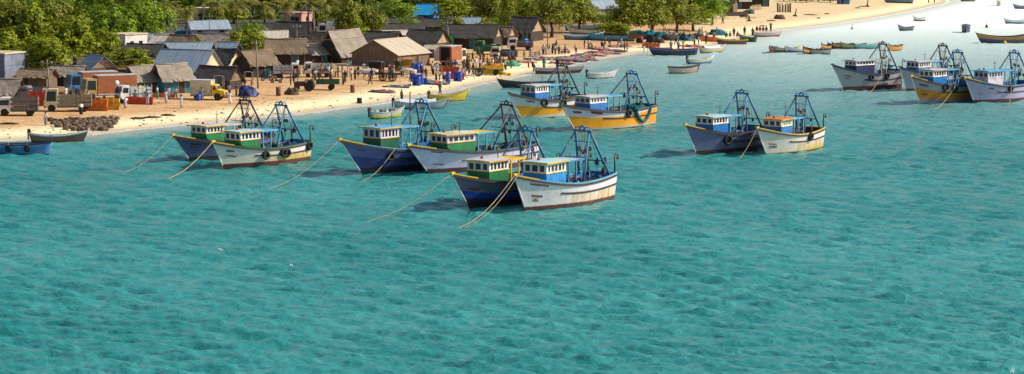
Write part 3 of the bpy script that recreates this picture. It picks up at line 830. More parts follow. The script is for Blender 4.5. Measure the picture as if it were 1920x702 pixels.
red = M('red_lettering', (.40, .02, .02), .6)
r, H = T['f']; lettering(r, H, red, .80, .925, .80, .875, seed=3)
plate(r, H, MAROON, .85, .93, .44, .49)
plate(r, H, M('green_mark', (.08, .2, .14), .6), .885, .93, .29, .33); plate(r, H, M('orange_mark', (.45, .25, .12), .6), .885, .925, .36, .40); plate(r, H, NAVYP, .90, .915, .335, .355)
for k, t0, t1, q0, q1 in (('b', .86, .94, .50, .54), ('c', .88, .95, .30, .335), ('d', .86, .93, .35, .385), ('e', .87, .94, .60, .64), ('j', .86, .94, .42, .46), ('m', .88, .95, .36, .42), ('k', .88, .93, .52, .55), ('n', .87, .93, .40, .42), ('a', .86, .93, .58, .61)):
    plate(T[k][0], T[k][1], MAROON, t0, t1, q0, q1)
for k, t0, t1, q0, q1 in (('b', .87, .93, .70, .77), ('a', .84, .91, .70, .76), ('g', .80, .88, .78, .86), ('h', .88, .94, .72, .84), ('m', .86, .95, .72, .82), ('n', .74, .80, .72, .78), ('j', .86, .94, .30, .36), ('k', .86, .92, .64, .69)):
    lettering(T[k][0], T[k][1], red if k in 'ghmn' else MAROON, t0, t1, q0, q1, seed=hash(k) % 97 if False else ord(k))
plate(T['h'][0], T['h'][1], MAROON, .70, .80, .80, .9, name='name_board'); plate(T['c'][0], T['c'][1], MAROON, .88, .93, .76, .8, name='name_board'); plate(T['d'][0], T['d'][1], MAROON, .83, .9, .84, .88, name='name_board')

# ---- fender tyres hung on the hulls (each can be lifted off)
def tyre(k, t, q, label, r=.36, group='tyre fenders hung on the trawlers'):
    root, H = T[k]
    M_ = root.matrix_basis.copy() if False else Matrix.Translation(root.location) @ root.rotation_euler.to_matrix().to_4x4() @ Matrix.Diagonal((*root.scale, 1))
    p = H.pt(t, q, 1, .16); p2 = H.pt(t + .02, q, 1, .16); p3 = H.pt(t, 1, 1, .06)
    ang = math.atan2(p2.y - p.y, p2.x - p.x)
    o = thing('tyre_fender', label, 'tyre', M_ @ p, root.rotation_euler.z + ang, group)
    MB().torus((0, 0, 0), r, .14, 'Y', 16, 7).build('tyre', TYRE, o)
    bar([(0, .0, r), (0, -.06, (p3.z - p.z) * root.scale[0] + .02)], .03, 'lashing', ROPED, o, 4)
ty = [('b', .60, .62, 'black tyre fender nearest the bow on the white trawler of the left pair'),
      ('b', .40, .70, 'upper black tyre fender amidships on the white trawler of the left pair'),
      ('b', .355, .66, 'second of two tyres hung together amidships on the white trawler of the left pair'),
      ('b', .05, .82, 'black tyre fender by the stern of the white trawler of the left pair'),
      ('c', .72, .66, 'black tyre fender on the side of the lavender blue trawler'),
      ('g', .70, .85, 'front tyre fender on the white over yellow trawler at left of the yellow pair'),
      ('g', .44, .82, 'rear tyre fender on the white over yellow trawler at left of the yellow pair'),
      ('h', .42, .86, 'small tyre fender on the yellow trawler with the teal net'),
      ('i', .66, .68, 'big tyre fender on the shaded lilac trawler off to the right'),
      ('j', .38, .84, 'tyre fender on the white trawler with the orange roof'),
      ('k', .60, .78, 'front tyre fender on the lone grey white trawler'),
      ('k', .34, .84, 'rear tyre fender on the lone grey white trawler'),
      ('m', .66, .86, 'front tyre fender on the grey over ochre trawler'),
      ('m', .52, .84, 'rear tyre fender on the grey over ochre trawler'),
      ('n', .52, .84, 'tyre fender on the pale lavender trawler at the right edge')]
for k, t, q, lb in ty: tyre(k, t, q, lb, .46 if k in 'igm' else .36)

# ---- mooring lines from the bows into the water
def mooring(k, end, label, dy=0., r=.035, mat=ROPE, t=1.0):
    root, H = T[k]
    M_ = Matrix.Translation(root.location) @ root.rotation_euler.to_matrix().to_4x4() @ Matrix.Diagonal((*root.scale, 1))
    a = M_ @ (H.pt(t, 1, 1) + Vector((-.1, 0, .1)) if t == 1.0 else H.gun(t, 1, -.08, .1)); e = W(*end); e.z = -.1
    pts = []
    for i in range(15):
        u = i / 14; p = a.lerp(e, u); p.z -= .95 * math.sin(PI * u) * min(1, (a - e).length / 14); p.z = max(p.z, -.12)
        pts.append(p - a)
    o = MB().tube(pts, r, 5).build('mooring_rope', mat, None); o.location = a
    tag(o, label, 'rope', 'mooring ropes')
mooring('b', (292, 341), 'tan mooring rope from the yellow bow tip of the white trawler in the left pair', r=.045)
mooring('a', (205, 330), 'thin mooring rope from the outer lilac trawler of the left pair', mat=ROPED, r=.035)
mooring('c', (480, 360), 'thin mooring rope leading left from the lavender blue trawler', mat=ROPED)
mooring('f', (846, 432), 'thick tan mooring rope from the white trawler in the nearest pair', r=.035)
mooring('f', (868, 427), 'second thinner rope beside the thick one at the nearest white trawler', r=.035, mat=ROPED, t=.985)
mooring('e', (640, 424), 'faint mooring rope leading left from the navy trawler', mat=ROPED, r=.04)
mooring('j', (1385, 298), 'tan mooring rope hanging from the bow of the white trawler with the orange roof', r=.04)
mooring('k', (1612, 182), 'tan rope slanting into the water from the side of the lone grey white trawler', t=.42, r=.035)
mooring('m', (1735, 209), 'tan rope slanting into the water from the side of the grey over ochre trawler', t=.5, r=.04)
mooring('n', (1888, 208), 'tan rope slanting into the water from the side of the pale lavender trawler', t=.5, r=.04)
mooring('c', (672, 342), 'rope hanging from the tyre of the lavender blue trawler down to the water', t=.66, r=.04, mat=ROPED)
mooring('k', (1522, 165), 'pale rope running left from the bow of the lone grey white trawler', r=.03, mat=M('pale_rope', (.5, .52, .5), .9)) if False else None

# teal net draped over the side of the yellow trawler
root, H = T['h']
M_ = Matrix.Translation(root.location) @ root.rotation_euler.to_matrix().to_4x4() @ Matrix.Diagonal((*root.scale, 1))
pts = []
for i in range(13):
    u = i / 12; t = .335 - .23 * u; q = 1.0 - .72 * math.sin(PI * u) ** .8
    pts.append(M_ @ (H.pt(t, q, 1, .14) + Vector((0, 0, .12 if i in (0, 12) else 0))) - M_ @ H.pt(.3, 1, 1))
nb = MB().tube(pts, [.30, .26, .24, .22, .2, .2, .22, .2, .2, .22, .22, .2, .16], 7)
nb.lump(pts[0] + Vector((0, 0, -.1)), (1.0, .7, .5), seed=4)
o = nb.build('fishing_net', NETTEAL); o.location = M_ @ H.pt(.3, 1, 1)
tag(o, 'teal fishing net draped in a loop over the side of the yellow trawler', 'fishing net')
# net heaps lying in the sterns
for k, mt, lb in (('h', NETTEAL, 'teal net heap in the stern of the yellow trawler'), ('d', NETBLUE, 'dark blue net heap in the stern of the long white trawler'),
                  ('b', NETBLUE, 'dark blue net heap in the stern of the white trawler with many tyres'), ('f', NETBLUE, 'dark blue net heap in the stern of the nearest white trawler'), ('g', NETBROWN, 'brown net heap in the stern of the left yellow trawler'), ('k', NETBROWN, 'brown net heap in the stern of the lone grey white trawler')):
    root, H = T[k]
    M_ = Matrix.Translation(root.location) @ root.rotation_euler.to_matrix().to_4x4() @ Matrix.Diagonal((*root.scale, 1))
    z = H.zg(.15) - .82
    o = MB().lump((0, 0, 0), (3.0, 2.4, .95 if k in 'hd' else .8), 20, 8, .3, ord(k), 3).build('fishing_net', mt)
    o.location = M_ @ Vector((-H.L / 2 + 2.0, 0, z)); o.rotation_euler.z = root.rotation_euler.z; tag(o, lb, 'fishing net', 'nets heaped on the trawlers')
# ------------------------------------------------------------------ trees
def crown_mesh(name, seed, nl=9, leaves=3400, leaf=.055, squash=1.0, open_=.0, droop=0.):
    """leaf-sized faces gathered in twigs through the volume of several lobes (unit size: width 1, height 1, base at z=0)"""
    rnd = np.random.RandomState(seed); lobes = []
    for i in range(nl):
        a = rnd.rand() * 6.28; r = .30 * math.sqrt(rnd.rand()) + .02; z = .42 + .36 * rnd.rand() - r * .35
        s = .16 + .13 * rnd.rand(); lobes.append((r * math.cos(a), r * math.sin(a), z, s, s * (.75 + .3 * rnd.rand()) * 1.15))
    lobes.append((0, 0, .72, .24, .26)); lobes.append((0, 0, .45, .30, .25))
    for i in range(5): lobes.append((.3 * math.cos(i * 1.257), .3 * math.sin(i * 1.257), .27 + .1 * rnd.rand(), .17, .17))
    vs, fs = [], []
    wts = np.array([l[3] ** 2 for l in lobes]); wts /= wts.sum()
    ntw = leaves // 9
    for i in range(ntw):
        l = lobes[rnd.choice(len(lobes), p=wts)]
        d = rnd.normal(size=3); d /= np.linalg.norm(d)
        if d[2] < -.45: d[2] *= -.6
        rr = (.70 + .36 * rnd.rand() ** .6)
        c = np.array(l[:3]) + d * np.array([l[3], l[3], l[4]]) * rr
        if c[2] < .08: c[2] = .08 + .1 * rnd.rand()
        for j in range(9):
            p = c + rnd.normal(size=3) * .024 * np.array([1, 1, .8 + droop])
            nn = d * 1.5 + rnd.normal(size=3) * .42 + np.array([0, 0, .4]); nn /= np.linalg.norm(nn)
            u = np.cross(nn, rnd.normal(size=3)); u /= np.linalg.norm(u); v = np.cross(nn, u)
            s = leaf * (.5 + .7 * rnd.rand()); k = len(vs)
            vs += [tuple(p - u * s * .5), tuple(p + v * s * .32), tuple(p + u * s * .5), tuple(p - v * s * .32)]; fs.append((k, k + 1, k + 2, k + 3))
    me = bpy.data.meshes.new(name); me.from_pydata(vs, [], fs)
    return me
LEAF = {'dense': leaf_mat('dark_leaves', (.36, .42, .012), (.05, .09, .007), (.56, .53, .012)),
        'green': leaf_mat('green_leaves', (.30, .45, .018), (.04, .12, .011), (.48, .52, .018)),
        'olive': leaf_mat('olive_leaves', (.34, .36, .022), (.055, .082, .012), (.52, .48, .028)),
        'bright': leaf_mat('bright_leaves', (.40, .46, .012), (.09, .17, .01), (.56, .52, .018)),
        'palm': leaf_mat('palm_fronds', (.40, .35, .06), (.06, .08, .016), (.62, .52, .12))}
BARK = plank_mat('bark', (.20, .14, .09), (.08, .055, .04), 3)
CROWNS = {}
for k, n, kw in (('dense', 4, dict(leaves=5200, leaf=.062)), ('green', 2, dict(nl=12, leaves=4600, leaf=.05)), ('olive', 4, dict(nl=13, leaves=4600, leaf=.054, droop=.5)), ('bright', 2, dict(leaves=3600, leaf=.06))):
    CROWNS[k] = []
    for i in range(n):
        me = crown_mesh('crown', 10 + i + 7 * len(CROWNS), **kw); me.materials.append(LEAF[k]); CROWNS[k].append(me)
def trunk_mesh(seed):
    rnd = random.Random(seed); mb = MB()
    pts = [Vector((0, 0, -.05)), Vector((rnd.uniform(-.03, .03), rnd.uniform(-.03, .03), .2)), Vector((rnd.uniform(-.06, .06), rnd.uniform(-.06, .06), .42))]
    mb.tube(pts, [.045, .032, .024], 7)
    for i in range(6):
        a = i * 1.05 + rnd.random(); e = Vector((.28 * math.cos(a), .28 * math.sin(a), .55 + .25 * rnd.random()))
        mb.tube([pts[1].lerp(pts[2], .3 + .1 * i), pts[2].lerp(e, .5) + Vector((0, 0, .02)), e], [.018, .012, .005], 5)
    o = mb.build('trunk', BARK); me = o.data; bpy.data.objects.remove(o); return me
TRUNKS = [trunk_mesh(i) for i in range(4)]
rt = random.Random(4)
def tree(px, py, cw, h, kind, label, group='trees behind the village'):
    p = G(px, py); r = thing('tree', label, 'tree', p, rt.random() * 6.28, group)
    for nm, me in (('trunk', rt.choice(TRUNKS)), ('crown', rt.choice(CROWNS[kind]))):
        o = bpy.data.objects.new(nm, me); col.objects.link(o); o.parent = r; o.scale = (cw, cw, h)
        if nm == 'crown': o.scale = (cw * 1.12, cw * 1.12, h * 1.02)
    return r
def palm_mesh(seed):
    rnd = random.Random(seed); vs, fs = [], []
    for i in range(22):
        a = i * 2.4 + rnd.random() * .4; up = rnd.uniform(-.35, 1.0); Lf = rnd.uniform(2.6, 3.5); prev = Vector((0, 0, 0)); d = Vector((math.cos(a) * math.cos(up), math.sin(a) * math.cos(up), math.sin(up)))
        side = Vector((-math.sin(a), math.cos(a), 0)); N = 9
        for j in range(N):
            nx = prev + d * Lf / N; d = (d + Vector((0, 0, -.17))).normalized()
            wl = .75 * math.sin(PI * (j + 1.2) / (N + 1.5)) + .08
            for s in (-1, 1):
                for q in (.15, .6):
                    b = prev.lerp(nx, q); tip = b + side * s * wl + d * .35 + Vector((0, 0, -.32 * wl)); k = len(vs)
                    vs += [tuple(b), tuple(prev.lerp(nx, q + .35)), tuple(tip)]; fs.append((k, k + 1, k + 2))
            prev = nx
    me = bpy.data.meshes.new('fronds'); me.from_pydata(vs, [], fs); me.materials.append(LEAF['palm']); return me
PALMS = [palm_mesh(i) for i in range(3)]
def palm(px, py, h, label):
    p = G(px, py); r = thing('coconut_palm', label, 'palm', p, rt.random() * 6.28, 'coconut palms behind the village')
    lean = rt.uniform(.2, .9)
    MB().tube([(0, 0, -.1), (lean * .15, 0, h * .3), (lean * .5, 0, h * .65), (lean, 0, h)], [.2, .15, .13, .11], 7).build('trunk', BARK, r)
    o = bpy.data.objects.new('fronds', rt.choice(PALMS)); col.objects.link(o); o.parent = r; o.location = (lean, 0, h); o.scale = (rt.uniform(.9, 1.15),) * 3
    return r

TREES = [
 (88, 152, 7.8, 7.4, 'dense', 'dense round tree in front, above the cream slatted truck at left'),
 (12, 130, 6.8, 6.4, 'dense', 'dark dense tree above the blue grey warehouse at the left edge'),
 (60, 122, 9.0, 9.8, 'dense', 'tall yellow green tree behind the front round tree at left'),
 (142, 128, 9.2, 8.9, 'dense', 'broad dense tree left of the small grey gabled hut'),
 (192, 122, 6.5, 6.3, 'dense', 'dense tree leaning over the small grey gabled hut'),
 (252, 134, 7.6, 3.9, 'dense', 'low spreading tree beside the yellow stall'),
 (28, 95, 9.8, 9.4, 'olive', 'grey green tree in the second row at the left edge'),
 (112, 95, 11, 10.5, 'olive', 'wide olive tree behind the left group of dense trees'),
 (202, 92, 10.5, 9.0, 'green', 'dark green tree behind the white flat roofed building'),
 (268, 88, 10, 9.8, 'green', 'bright green feathery tree above the white flat roofed building'),
 (470, 108, 7.2, 5.4, 'dense', 'dense tree among the thatched roofs, right of the grey metal roof'),
 (478, 82, 5.2, 4.8, 'green', 'rounded green tree at the end of the lavender house'),
 (374, 112, 4.6, 3.8, 'bright', 'small bright bush growing between the roofs, behind the big metal roof'),
 (566, 100, 3.0, 2.4, 'olive', 'small olive bush beside the long thatched roof'),
 (655, 84, 6.0, 9.2, 'olive', 'tall dark tree above the steep thatched hut'),
 (698, 80, 6.2, 8.8, 'olive', 'tall olive tree left of the round bright tree and the blue house'),
 (680, 92, 4.6, 4.4, 'dense', 'dark low tree behind the steep thatched hut'),
 (740, 52, 10, 6.3, 'green', 'rounded bright green tree just left of the blue roofed house'),
 (850, 46, 9.2, 6.4, 'bright', 'rounded yellow green tree just right of the blue roofed house'),
 (912, 56, 8.4, 8.8, 'olive', 'dark tree behind the long dark roofed hut'),
 (951, 72, 3.6, 9.6, 'olive', 'slender drooping tree in front of the dark hut with the lit gable'),
 (986, 56, 7.4, 7.6, 'bright', 'bright green tree behind the dark hut with the lit gable'),
 (1034, 70, 9.4, 8.6, 'olive', 'dark spreading tree left of the stored blue boats'),
 (1088, 62, 8.6, 8.0, 'olive', 'spreading tree above the stored blue boats'),
 (1178, 66, 9.6, 8.6, 'olive', 'wide tree at the right end of the stored blue boats'),
 (1222, 66, 9.6, 9.0, 'olive', 'tall olive tree above the teal covered nets'),
 (1268, 62, 9.0, 8.8, 'olive', 'olive tree behind the bright round tree at the beach corner'),
 (1300, 58, 8.6, 5.9, 'bright', 'bright yellow green tree at the beach corner'),
 (1336, 46, 6.4, 6.8, 'green', 'last green tree on the right before the open sand'),
 (1150, 72, 7.0, 3.6, 'dense', 'low dark tree over the right end of the stored blue boats')]
for t in TREES: tree(*t)
rb = random.Random(8)
BACK = {'olive': 'olive', 'green': 'green', 'dense': 'dark', 'bright': 'yellow green'}
for row, (py, h0) in enumerate(((58, 8.5), (30, 8.0), (10, 7.5))):
    x = -10
    while x < 1330:
        if not (300 < x < 640 and row == 0) and not (760 < x < 880 and row == 0):
            k = rb.choice(['olive', 'olive', 'dense', 'green'])
            if row == 0 and (640 < x): pass
            else: tree(x, py + rb.uniform(-6, 6), rb.uniform(9, 13), h0 * rb.uniform(.85, 1.25), k, '%s tree in the grove far behind the huts' % BACK[k], 'far grove trees, %s' % BACK[k])
        x += rb.uniform(42, 66)
for i, (px, py, h) in enumerate(((308, 72, 9.5), (330, 66, 8), (350, 78, 8.5), (412, 62, 9), (445, 60, 8.6), (500, 62, 8.4), (536, 66, 9.5), (575, 58, 8.5), (610, 52, 8), (640, 48, 8.8), (380, 50, 9), (470, 44, 9))):
    palm(px, py, h * .66, ['tall coconut palm left of the lavender house', 'leaning coconut palm left of the lavender house', 'coconut palm beside the bright blue shed', 'coconut palm behind the right end of the lavender house roof', 'coconut palm behind the rounded green tree', 'coconut palm above the dark roofs left of the pink house', 'coconut palm directly behind the pink house', 'coconut palm right of the pink house', 'coconut palm left of the small white tower', 'coconut palm right of the small white tower', 'far coconut palm behind the lavender house', 'far coconut palm in the gap behind the dark roofs'][i])
for py in (64, 44, 22, 4):
    x = -8 if py != 64 else 655
    while x < 1345:
        if not (300 < x < 650 and py > 50) and not (765 < x < 840 and py > 38) and not (py == 64 and x > 960):
            k = rb.choice(['olive', 'dense', 'green', 'olive']); tree(x, py + rb.uniform(-5, 5), rb.uniform(5, 8), rb.uniform(2.8, 4.4), k, '%s shrub under the grove far behind the huts' % BACK[k], 'far grove shrubs, %s' % BACK[k])
        x += rb.uniform(34, 60)
for i, (px, py) in enumerate(((1492, 4), (1512, 5), (1535, 4), (1557, 5), (1470, 3), (1590, 2))):
    tree(px, py, 4.5, 1.6, 'olive' if i % 2 else 'bright', ['low bush on the far sand behind the stake fence', 'second low bush on the far sand', 'third low bush on the far sand right of the stake fence', 'low bush on the far sand left of the white shelter', 'low bush on the far sand left of the stake fence', 'last low bush on the far sand right of the white shelter'][i], 'bushes on the far sand')

# ------------------------------------------------------------------ huts and houses
TH = thatch_mat('grey_thatch', (.47, .40, .32), (.20, .16, .125)); THD = thatch_mat('dark_thatch', (.10, .085, .075), (.04, .034, .035)); THB = thatch_mat('brown_thatch', (.34, .24, .15), (.13, .09, .06))
MG = metal_roof_mat('grey_blue_sheet', (.30, .37, .45)); MP = metal_roof_mat('pale_sheet', (.66, .58, .46), .2); MT = metal_roof_mat('tan_sheet', (.56, .46, .34), .15); MB2 = metal_roof_mat('bright_blue_sheet', (.02, .38, .75), .02)
PLK = plank_mat('brown_planks', (.24, .16, .10), (.08, .055, .04)); PLD = plank_mat('dark_planks', (.075, .05, .04), (.025, .018, .018)); PLT = plank_mat('tan_matting', (.50, .36, .23), (.30, .20, .13))
CRM = M('cream_plaster', (.66, .55, .36), .9, .2, 1, dirt=(.34, .24, .15)); WHT = M('white_plaster', (.78, .74, .72), .9, .12, 1, dirt=(.45, .4, .36)); LAV = M('lavender_plaster', (.46, .41, .55), .9, .15, 1)
TEAL = M('teal_boards', (.02, .17, .22), .8, .3, 2); BLW = M('blue_wall', (.02, .16, .42), .8); PNK = M('pink_plaster', (.62, .34, .28), .9); BGW = M('blue_grey_wall', (.20, .23, .32), .9, .3, .8, dirt=(.1, .1, .12)); GRNP = M('green_door_paint', (.03, .38, .10), .6)
rh = random.Random(2)
def hut(label, px, py, w, l, wall, ridge, yaw, roofm, wallm, cat='hut', name='thatched_hut', ov=.45, door=True, gablem=None, flat=False, win=0):
    p = G(px, py); o = thing(name, label, cat, p, R(yaw), 'huts and houses of the village')
    hw, hl = w / 2, l / 2
    wb = MB().prism([(-hl, -.3), (hl, -.3), (hl, wall), (-hl, wall)], -hw, hw).build('wall', wallm, o)
    if flat:
        MB().box((0, 0, wall + .1), (l + .3, w + .3, .2)).build('roof', roofm, o)
    else:
        for x in (-hl, hl):
            x2 = x - .1 * (1 if x > 0 else -1)
            MB().add([(x, -hw, wall), (x, hw, wall), (x, 0, ridge - .06), (x2, -hw, wall), (x2, hw, wall), (x2, 0, ridge - .06)], [(0, 1, 2), (3, 5, 4), (0, 2, 5, 3), (1, 4, 5, 2), (0, 3, 4, 1)]).build('gable', gablem or wallm, wb)
        slope = (ridge - wall) / hw; NX, NY = 14, 6
        vs, fs = [], []; thick = .12 if 'thatch' in roofm.name else .05
        for side in (-1, 1):
            for lv in (0, 1):
                k0 = len(vs)
                for j in range(NY + 1):
                    for i in range(NX + 1):
                        u = i / NX; v = j / NY; y = (hw + ov) * v
                        jit = (mnoise.noise(Vector((px * .1 + u * 7, v * 5 + side, 3.3))) * .2) if thick > .1 else 0
                        edge = (rh.uniform(-.26, .2) if thick > .1 and j == NY else 0); ex = (rh.uniform(-.2, .16) if thick > .1 and i in (0, NX) else 0)
                        sag = -.12 * math.sin(PI * u) * (1 - v) if thick > .1 else 0
                        vs.append(((-hl - ov) + (l + 2 * ov) * u + ex, side * (y + edge), ridge - slope * y + jit * .5 + sag + lv * thick + .004))
                for j in range(NY):
                    for i in range(NX):
                        a = k0 + j * (NX + 1) + i; fs.append((a, a + 1, a + NX + 2, a + NX + 1))
            b0 = len(vs) - 2 * (NX + 1) * (NY + 1); b1 = b0 + (NX + 1) * (NY + 1)
            for i in range(NX):
                e = NY * (NX + 1) + i; fs.append((b0 + e, b0 + e + 1, b1 + e + 1, b1 + e))
            for j in range(NY):
                for i in (0, NX):
                    e = j * (NX + 1) + i; fs.append((b0 + e, b0 + e + NX + 1, b1 + e + NX + 1, b1 + e))
        r = MB().add(vs, fs, False).build('roof', roofm, o, fix=True)
        MB().tube([(-hl - ov * .8, 0, ridge + .1), (0, 0, ridge + .1 - (.1 if thick > .1 else 0)), (hl + ov * .8, 0, ridge + .1)], .13 if thick > .1 else .06, 6).build('ridge_cap', roofm, r)
    if door:
        sx = rh.choice([-.2, .1, .25]) * l
        d = MB().box((sx, -hw - .02, wall * .42), (.95, .05, min(1.85, wall * .84))).build('door', PLD if wallm is not PLD else TEAL, wb)
        MB().box((sx, -hw - .02, wall * .42 + min(1.85, wall * .84) / 2 + .05), (1.1, .08, .1)).box((sx - .52, -hw - .02, wall * .42), (.08, .08, min(1.85, wall * .84))).box((sx + .52, -hw - .02, wall * .42), (.08, .08, min(1.85, wall * .84))).build('door_frame', PLT, d)
    for k in range(win):
        sg = rh.choice([-1, 1]); wx_ = -l * .3 + k * l * .6 / max(1, win - 1) if win > 1 else 0
        fr = MB().box((wx_ + .01, -hw - .03, wall * .6), (.9, .06, .9)).build('window', GLASS, wb)
        MB().box((wx_ + .01, -hw - .05, wall * .6 - .5), (1.1, .14, .08)).build('sill', WHT, fr)
        f2 = MB().box((hl + .03, (k - .5) * w * .4 if win > 1 else 0, wall * .6), (.06, .8, .9)).build('window', GLASS, wb)
    return o
H_ = hut
H_('blue grey warehouse with flat roof and cream side at the left edge', -16, 156, 5.4, 8.4, 4.5, 4.8, -22, CRM, BGW, 'warehouse', 'warehouse', flat=True, gablem=CRM, door=False)
H_('low grey thatched shelter at the left edge below the warehouse', 2, 188, 4.2, 5.4, 1.1, 2.9, -12, TH, PLD)
H_('small plank hut with grey sheet roof, behind the red lorries', 183, 146, 3.9, 5.0, 1.7, 3.4, -58, MG, PLK, gablem=PLT)
H_('white flat roofed building below the bright green feathery tree', 240, 106, 5.2, 4.4, 3.9, 4, -38, CRM, WHT, 'house', 'white_house', flat=True, win=2)
H_('hut with pale ribbed metal roof beside the white flat roofed building', 297, 98, 4.6, 5.6, 1.7, 3.3, -20, metal_roof_mat('ribbed_pale_sheet', (.50, .47, .44), .3), PLK)
H_('dark roofed brown hut between the white building and the big grey metal roof', 274, 124, 4.6, 6.0, 2.2, 3.6, -18, THD, PLK)
H_('long low hut with blue grey metal roof behind the largest metal roof', 346, 117, 5.0, 9.2, 2.0, 3.3, -6, MG, PLD)
H_('large shed with blue grey metal roof and cream gable', 352, 149, 6.6, 8.4, 1.7, 4.5, -22, MG, TEAL, 'shed', 'metal_roofed_shed', gablem=CRM)
H_('thatched hut with teal walls, right of the two side by side', 322, 173, 4.6, 4.4, 2.0, 4.0, 34, TH, TEAL, gablem=PLD)
H_('thatched hut with dark gable, left of the two side by side', 268, 172, 4.2, 3.6, 1.8, 3.7, 34, TH, TEAL, gablem=PLD)
H_('open dark thatched shelter behind the yellow fronted truck', 410, 166, 4.2, 5.6, 1.2, 3.2, -24, THD, PLD, gablem=THB)
H_('small dark thatched hut with cream wall behind the open dark shelter', 427, 137, 3.8, 3.0, 1.9, 3.8, -28, THD, CRM)
H_('brown thatched hut beside the utility pole, with dark left gable', 482, 143, 4.8, 4.6, 2.0, 4.0, 38, THB, PLD)
H_('hut with white metal roof in the cluster left of the small bright bush', 311, 99, 4.0, 4.2, 1.8, 3.1, -22, MP, PLK)
H_('thatched hut just left of the small bright bush', 344, 101, 4.2, 4.6, 1.5, 3.3, -22, THB, PLD)
H_('thatched hut just right of the small bright bush', 400, 100, 4.4, 6.4, 1.5, 3.5, -12, TH, PLK)
H_('lavender house with grey metal gable roof behind the thatched huts', 390, 74, 5.2, 7.4, 2.3, 3.7, 20, MG, LAV, 'house', 'lavender_house', win=2, door=False)
H_('little grey metal roofed hut in front of the dense middle tree', 428, 111, 3.4, 3.4, 1.5, 2.9, -20, MG, PLD)
H_('hut with cream sheet roof right of the dense middle tree', 512, 94, 4.4, 5.0, 2.0, 3.5, 2, MP, PLK)
H_('wide brown thatched hut in front of the cream sheet roof', 536, 120, 5.4, 6.2, 2.0, 4.1, 5, THB, PLD)
H_('dark roofed hut left of the pink house', 497, 76, 5.0, 5.8, 1.8, 3.4, -6, THD, PLD)
H_('big dark roofed hut in front of the pink house', 552, 84, 5.4, 6.6, 1.6, 4.3, -14, THD, PLK)
H_('small thatched hut with pale gable left of the steep thatched hut', 600, 100, 4.2, 3.4, 1.8, 3.8, -38, THB, PLT)
H_('low thatched lean-to joined to the left of the steep hut', 588, 117, 3.8, 3.4, 1.6, 3.1, 42, TH, PLD)
H_('dark plank hut with black thatch between the wide hut and the steep hut', 560, 121, 3.0, 4.2, 2.0, 2.9, 8, THD, PLD)
H_('steep thatched hut with tall pale roof and dark gable', 645, 116, 5.6, 7.0, 1.5, 5.4, 50, TH, PLD)
H_('large wooden shed with tan sheet roof and dark plank gable', 733, 122, 9.6, 9.2, 2.1, 4.4, 57, MT, plank_mat('grey_brown_planks', (.30, .20, .13), (.10, .07, .055)), 'shed', 'wooden_shed', ov=.35)
H_('dark hut with small lit gable behind the large wooden shed', 718, 95, 4.2, 6.0, 1.7, 3.5, -20, THD, PLT)
H_('hut with flat cream metal roof behind the large wooden shed', 752, 90, 4.6, 6.2, 2.6, 3.3, -4, MP, PLD)
H_('black roofed hut with tan lit gable right of the large wooden shed', 800, 97, 5.8, 6.4, 1.7, 4.0, -24, THD, PLD, gablem=PLT)
H_('long black roofed hut with brown fence front in the middle of the village', 884, 90, 6.4, 10.2, 2.2, 4.4, -13, THD, PLD, gablem=PLT)
H_('black thatched hut with lit gable left of the stored blue boats', 986, 76, 6.2, 5.0, 1.9, 4.6, -25, THD, PLD, gablem=PLT)
H_('small house with bright blue roof and blue walls among the trees', 801, 40, 4.4, 4.4, 1.9, 3.9, -14, MB2, BLW, 'house', 'blue_house', win=1, door=False)
H_('dark low hut under the rounded green tree left of the blue house', 757, 60, 4.6, 7.6, 1.6, 3.0, 0, THD, PLD)
H_('dark low hut behind the flat cream metal roof', 758, 72, 4.4, 7.4, 1.5, 2.9, 4, THD, PLD)
H_('dark low hut just below the bright blue roofed house', 822, 62, 4.6, 7.2, 1.5, 3.0, -4, THD, PLD)
H_('hut with grey metal roof below the yellow green round tree', 872, 62, 4.6, 6.0, 1.7, 3.2, -6, MG, PLD)
H_('grey house with blue grey roof in the gap between the big trees', 1128, 40, 5.6, 6.0, 3.2, 4.9, 30, MG, M('grey_plaster', (.40, .35, .33), .9, .2, 1), 'house', 'grey_house')
H_('dark brown house beside the last tree before the open sand', 1366, 22, 4.2, 3.6, 2.4, 4.0, -20, THD, PLK, 'house', 'wooden_house')
H_('dark open fronted hut behind the low wall at the edge of the sand', 1391, 17, 3.6, 4.0, 2.2, 3.2, 0, MT, PLD)
H_('dark hut with plank fence, rightmost hut on the open sand', 1424, 12, 4.2, 4.4, 2.2, 3.6, 8, THD, PLD)
H_('pink plastered house among the coconut palms', 560, 50, 4.4, 4.6, 3.0, 3.4, -30, PNK, PNK, 'house', 'pink_house', flat=True, win=1)
H_('cream plastered house behind the lavender house', 384, 44, 4.4, 4.6, 3.4, 3.4, -25, CRM, CRM, 'house', 'cream_house', flat=True, win=1)
H_('small white square tower among the coconut palms', 623, 38, 2.4, 2.2, 2.9, 3, -20, CRM, WHT, 'tower', 'white_tower', flat=True, win=1)
H_('bright blue shed left of the lavender house', 345, 74, 2.0, 2.8, 1.6, 1.8, -5, MB2, BLW, 'shed', 'blue_shed', flat=True, door=False)
H_('white and blue shelter on the far sand by the water', 1581, 8, 2.4, 3.0, 1.6, 2.0, 10, WHT, BLW, 'shelter', 'beach_shelter', flat=True)

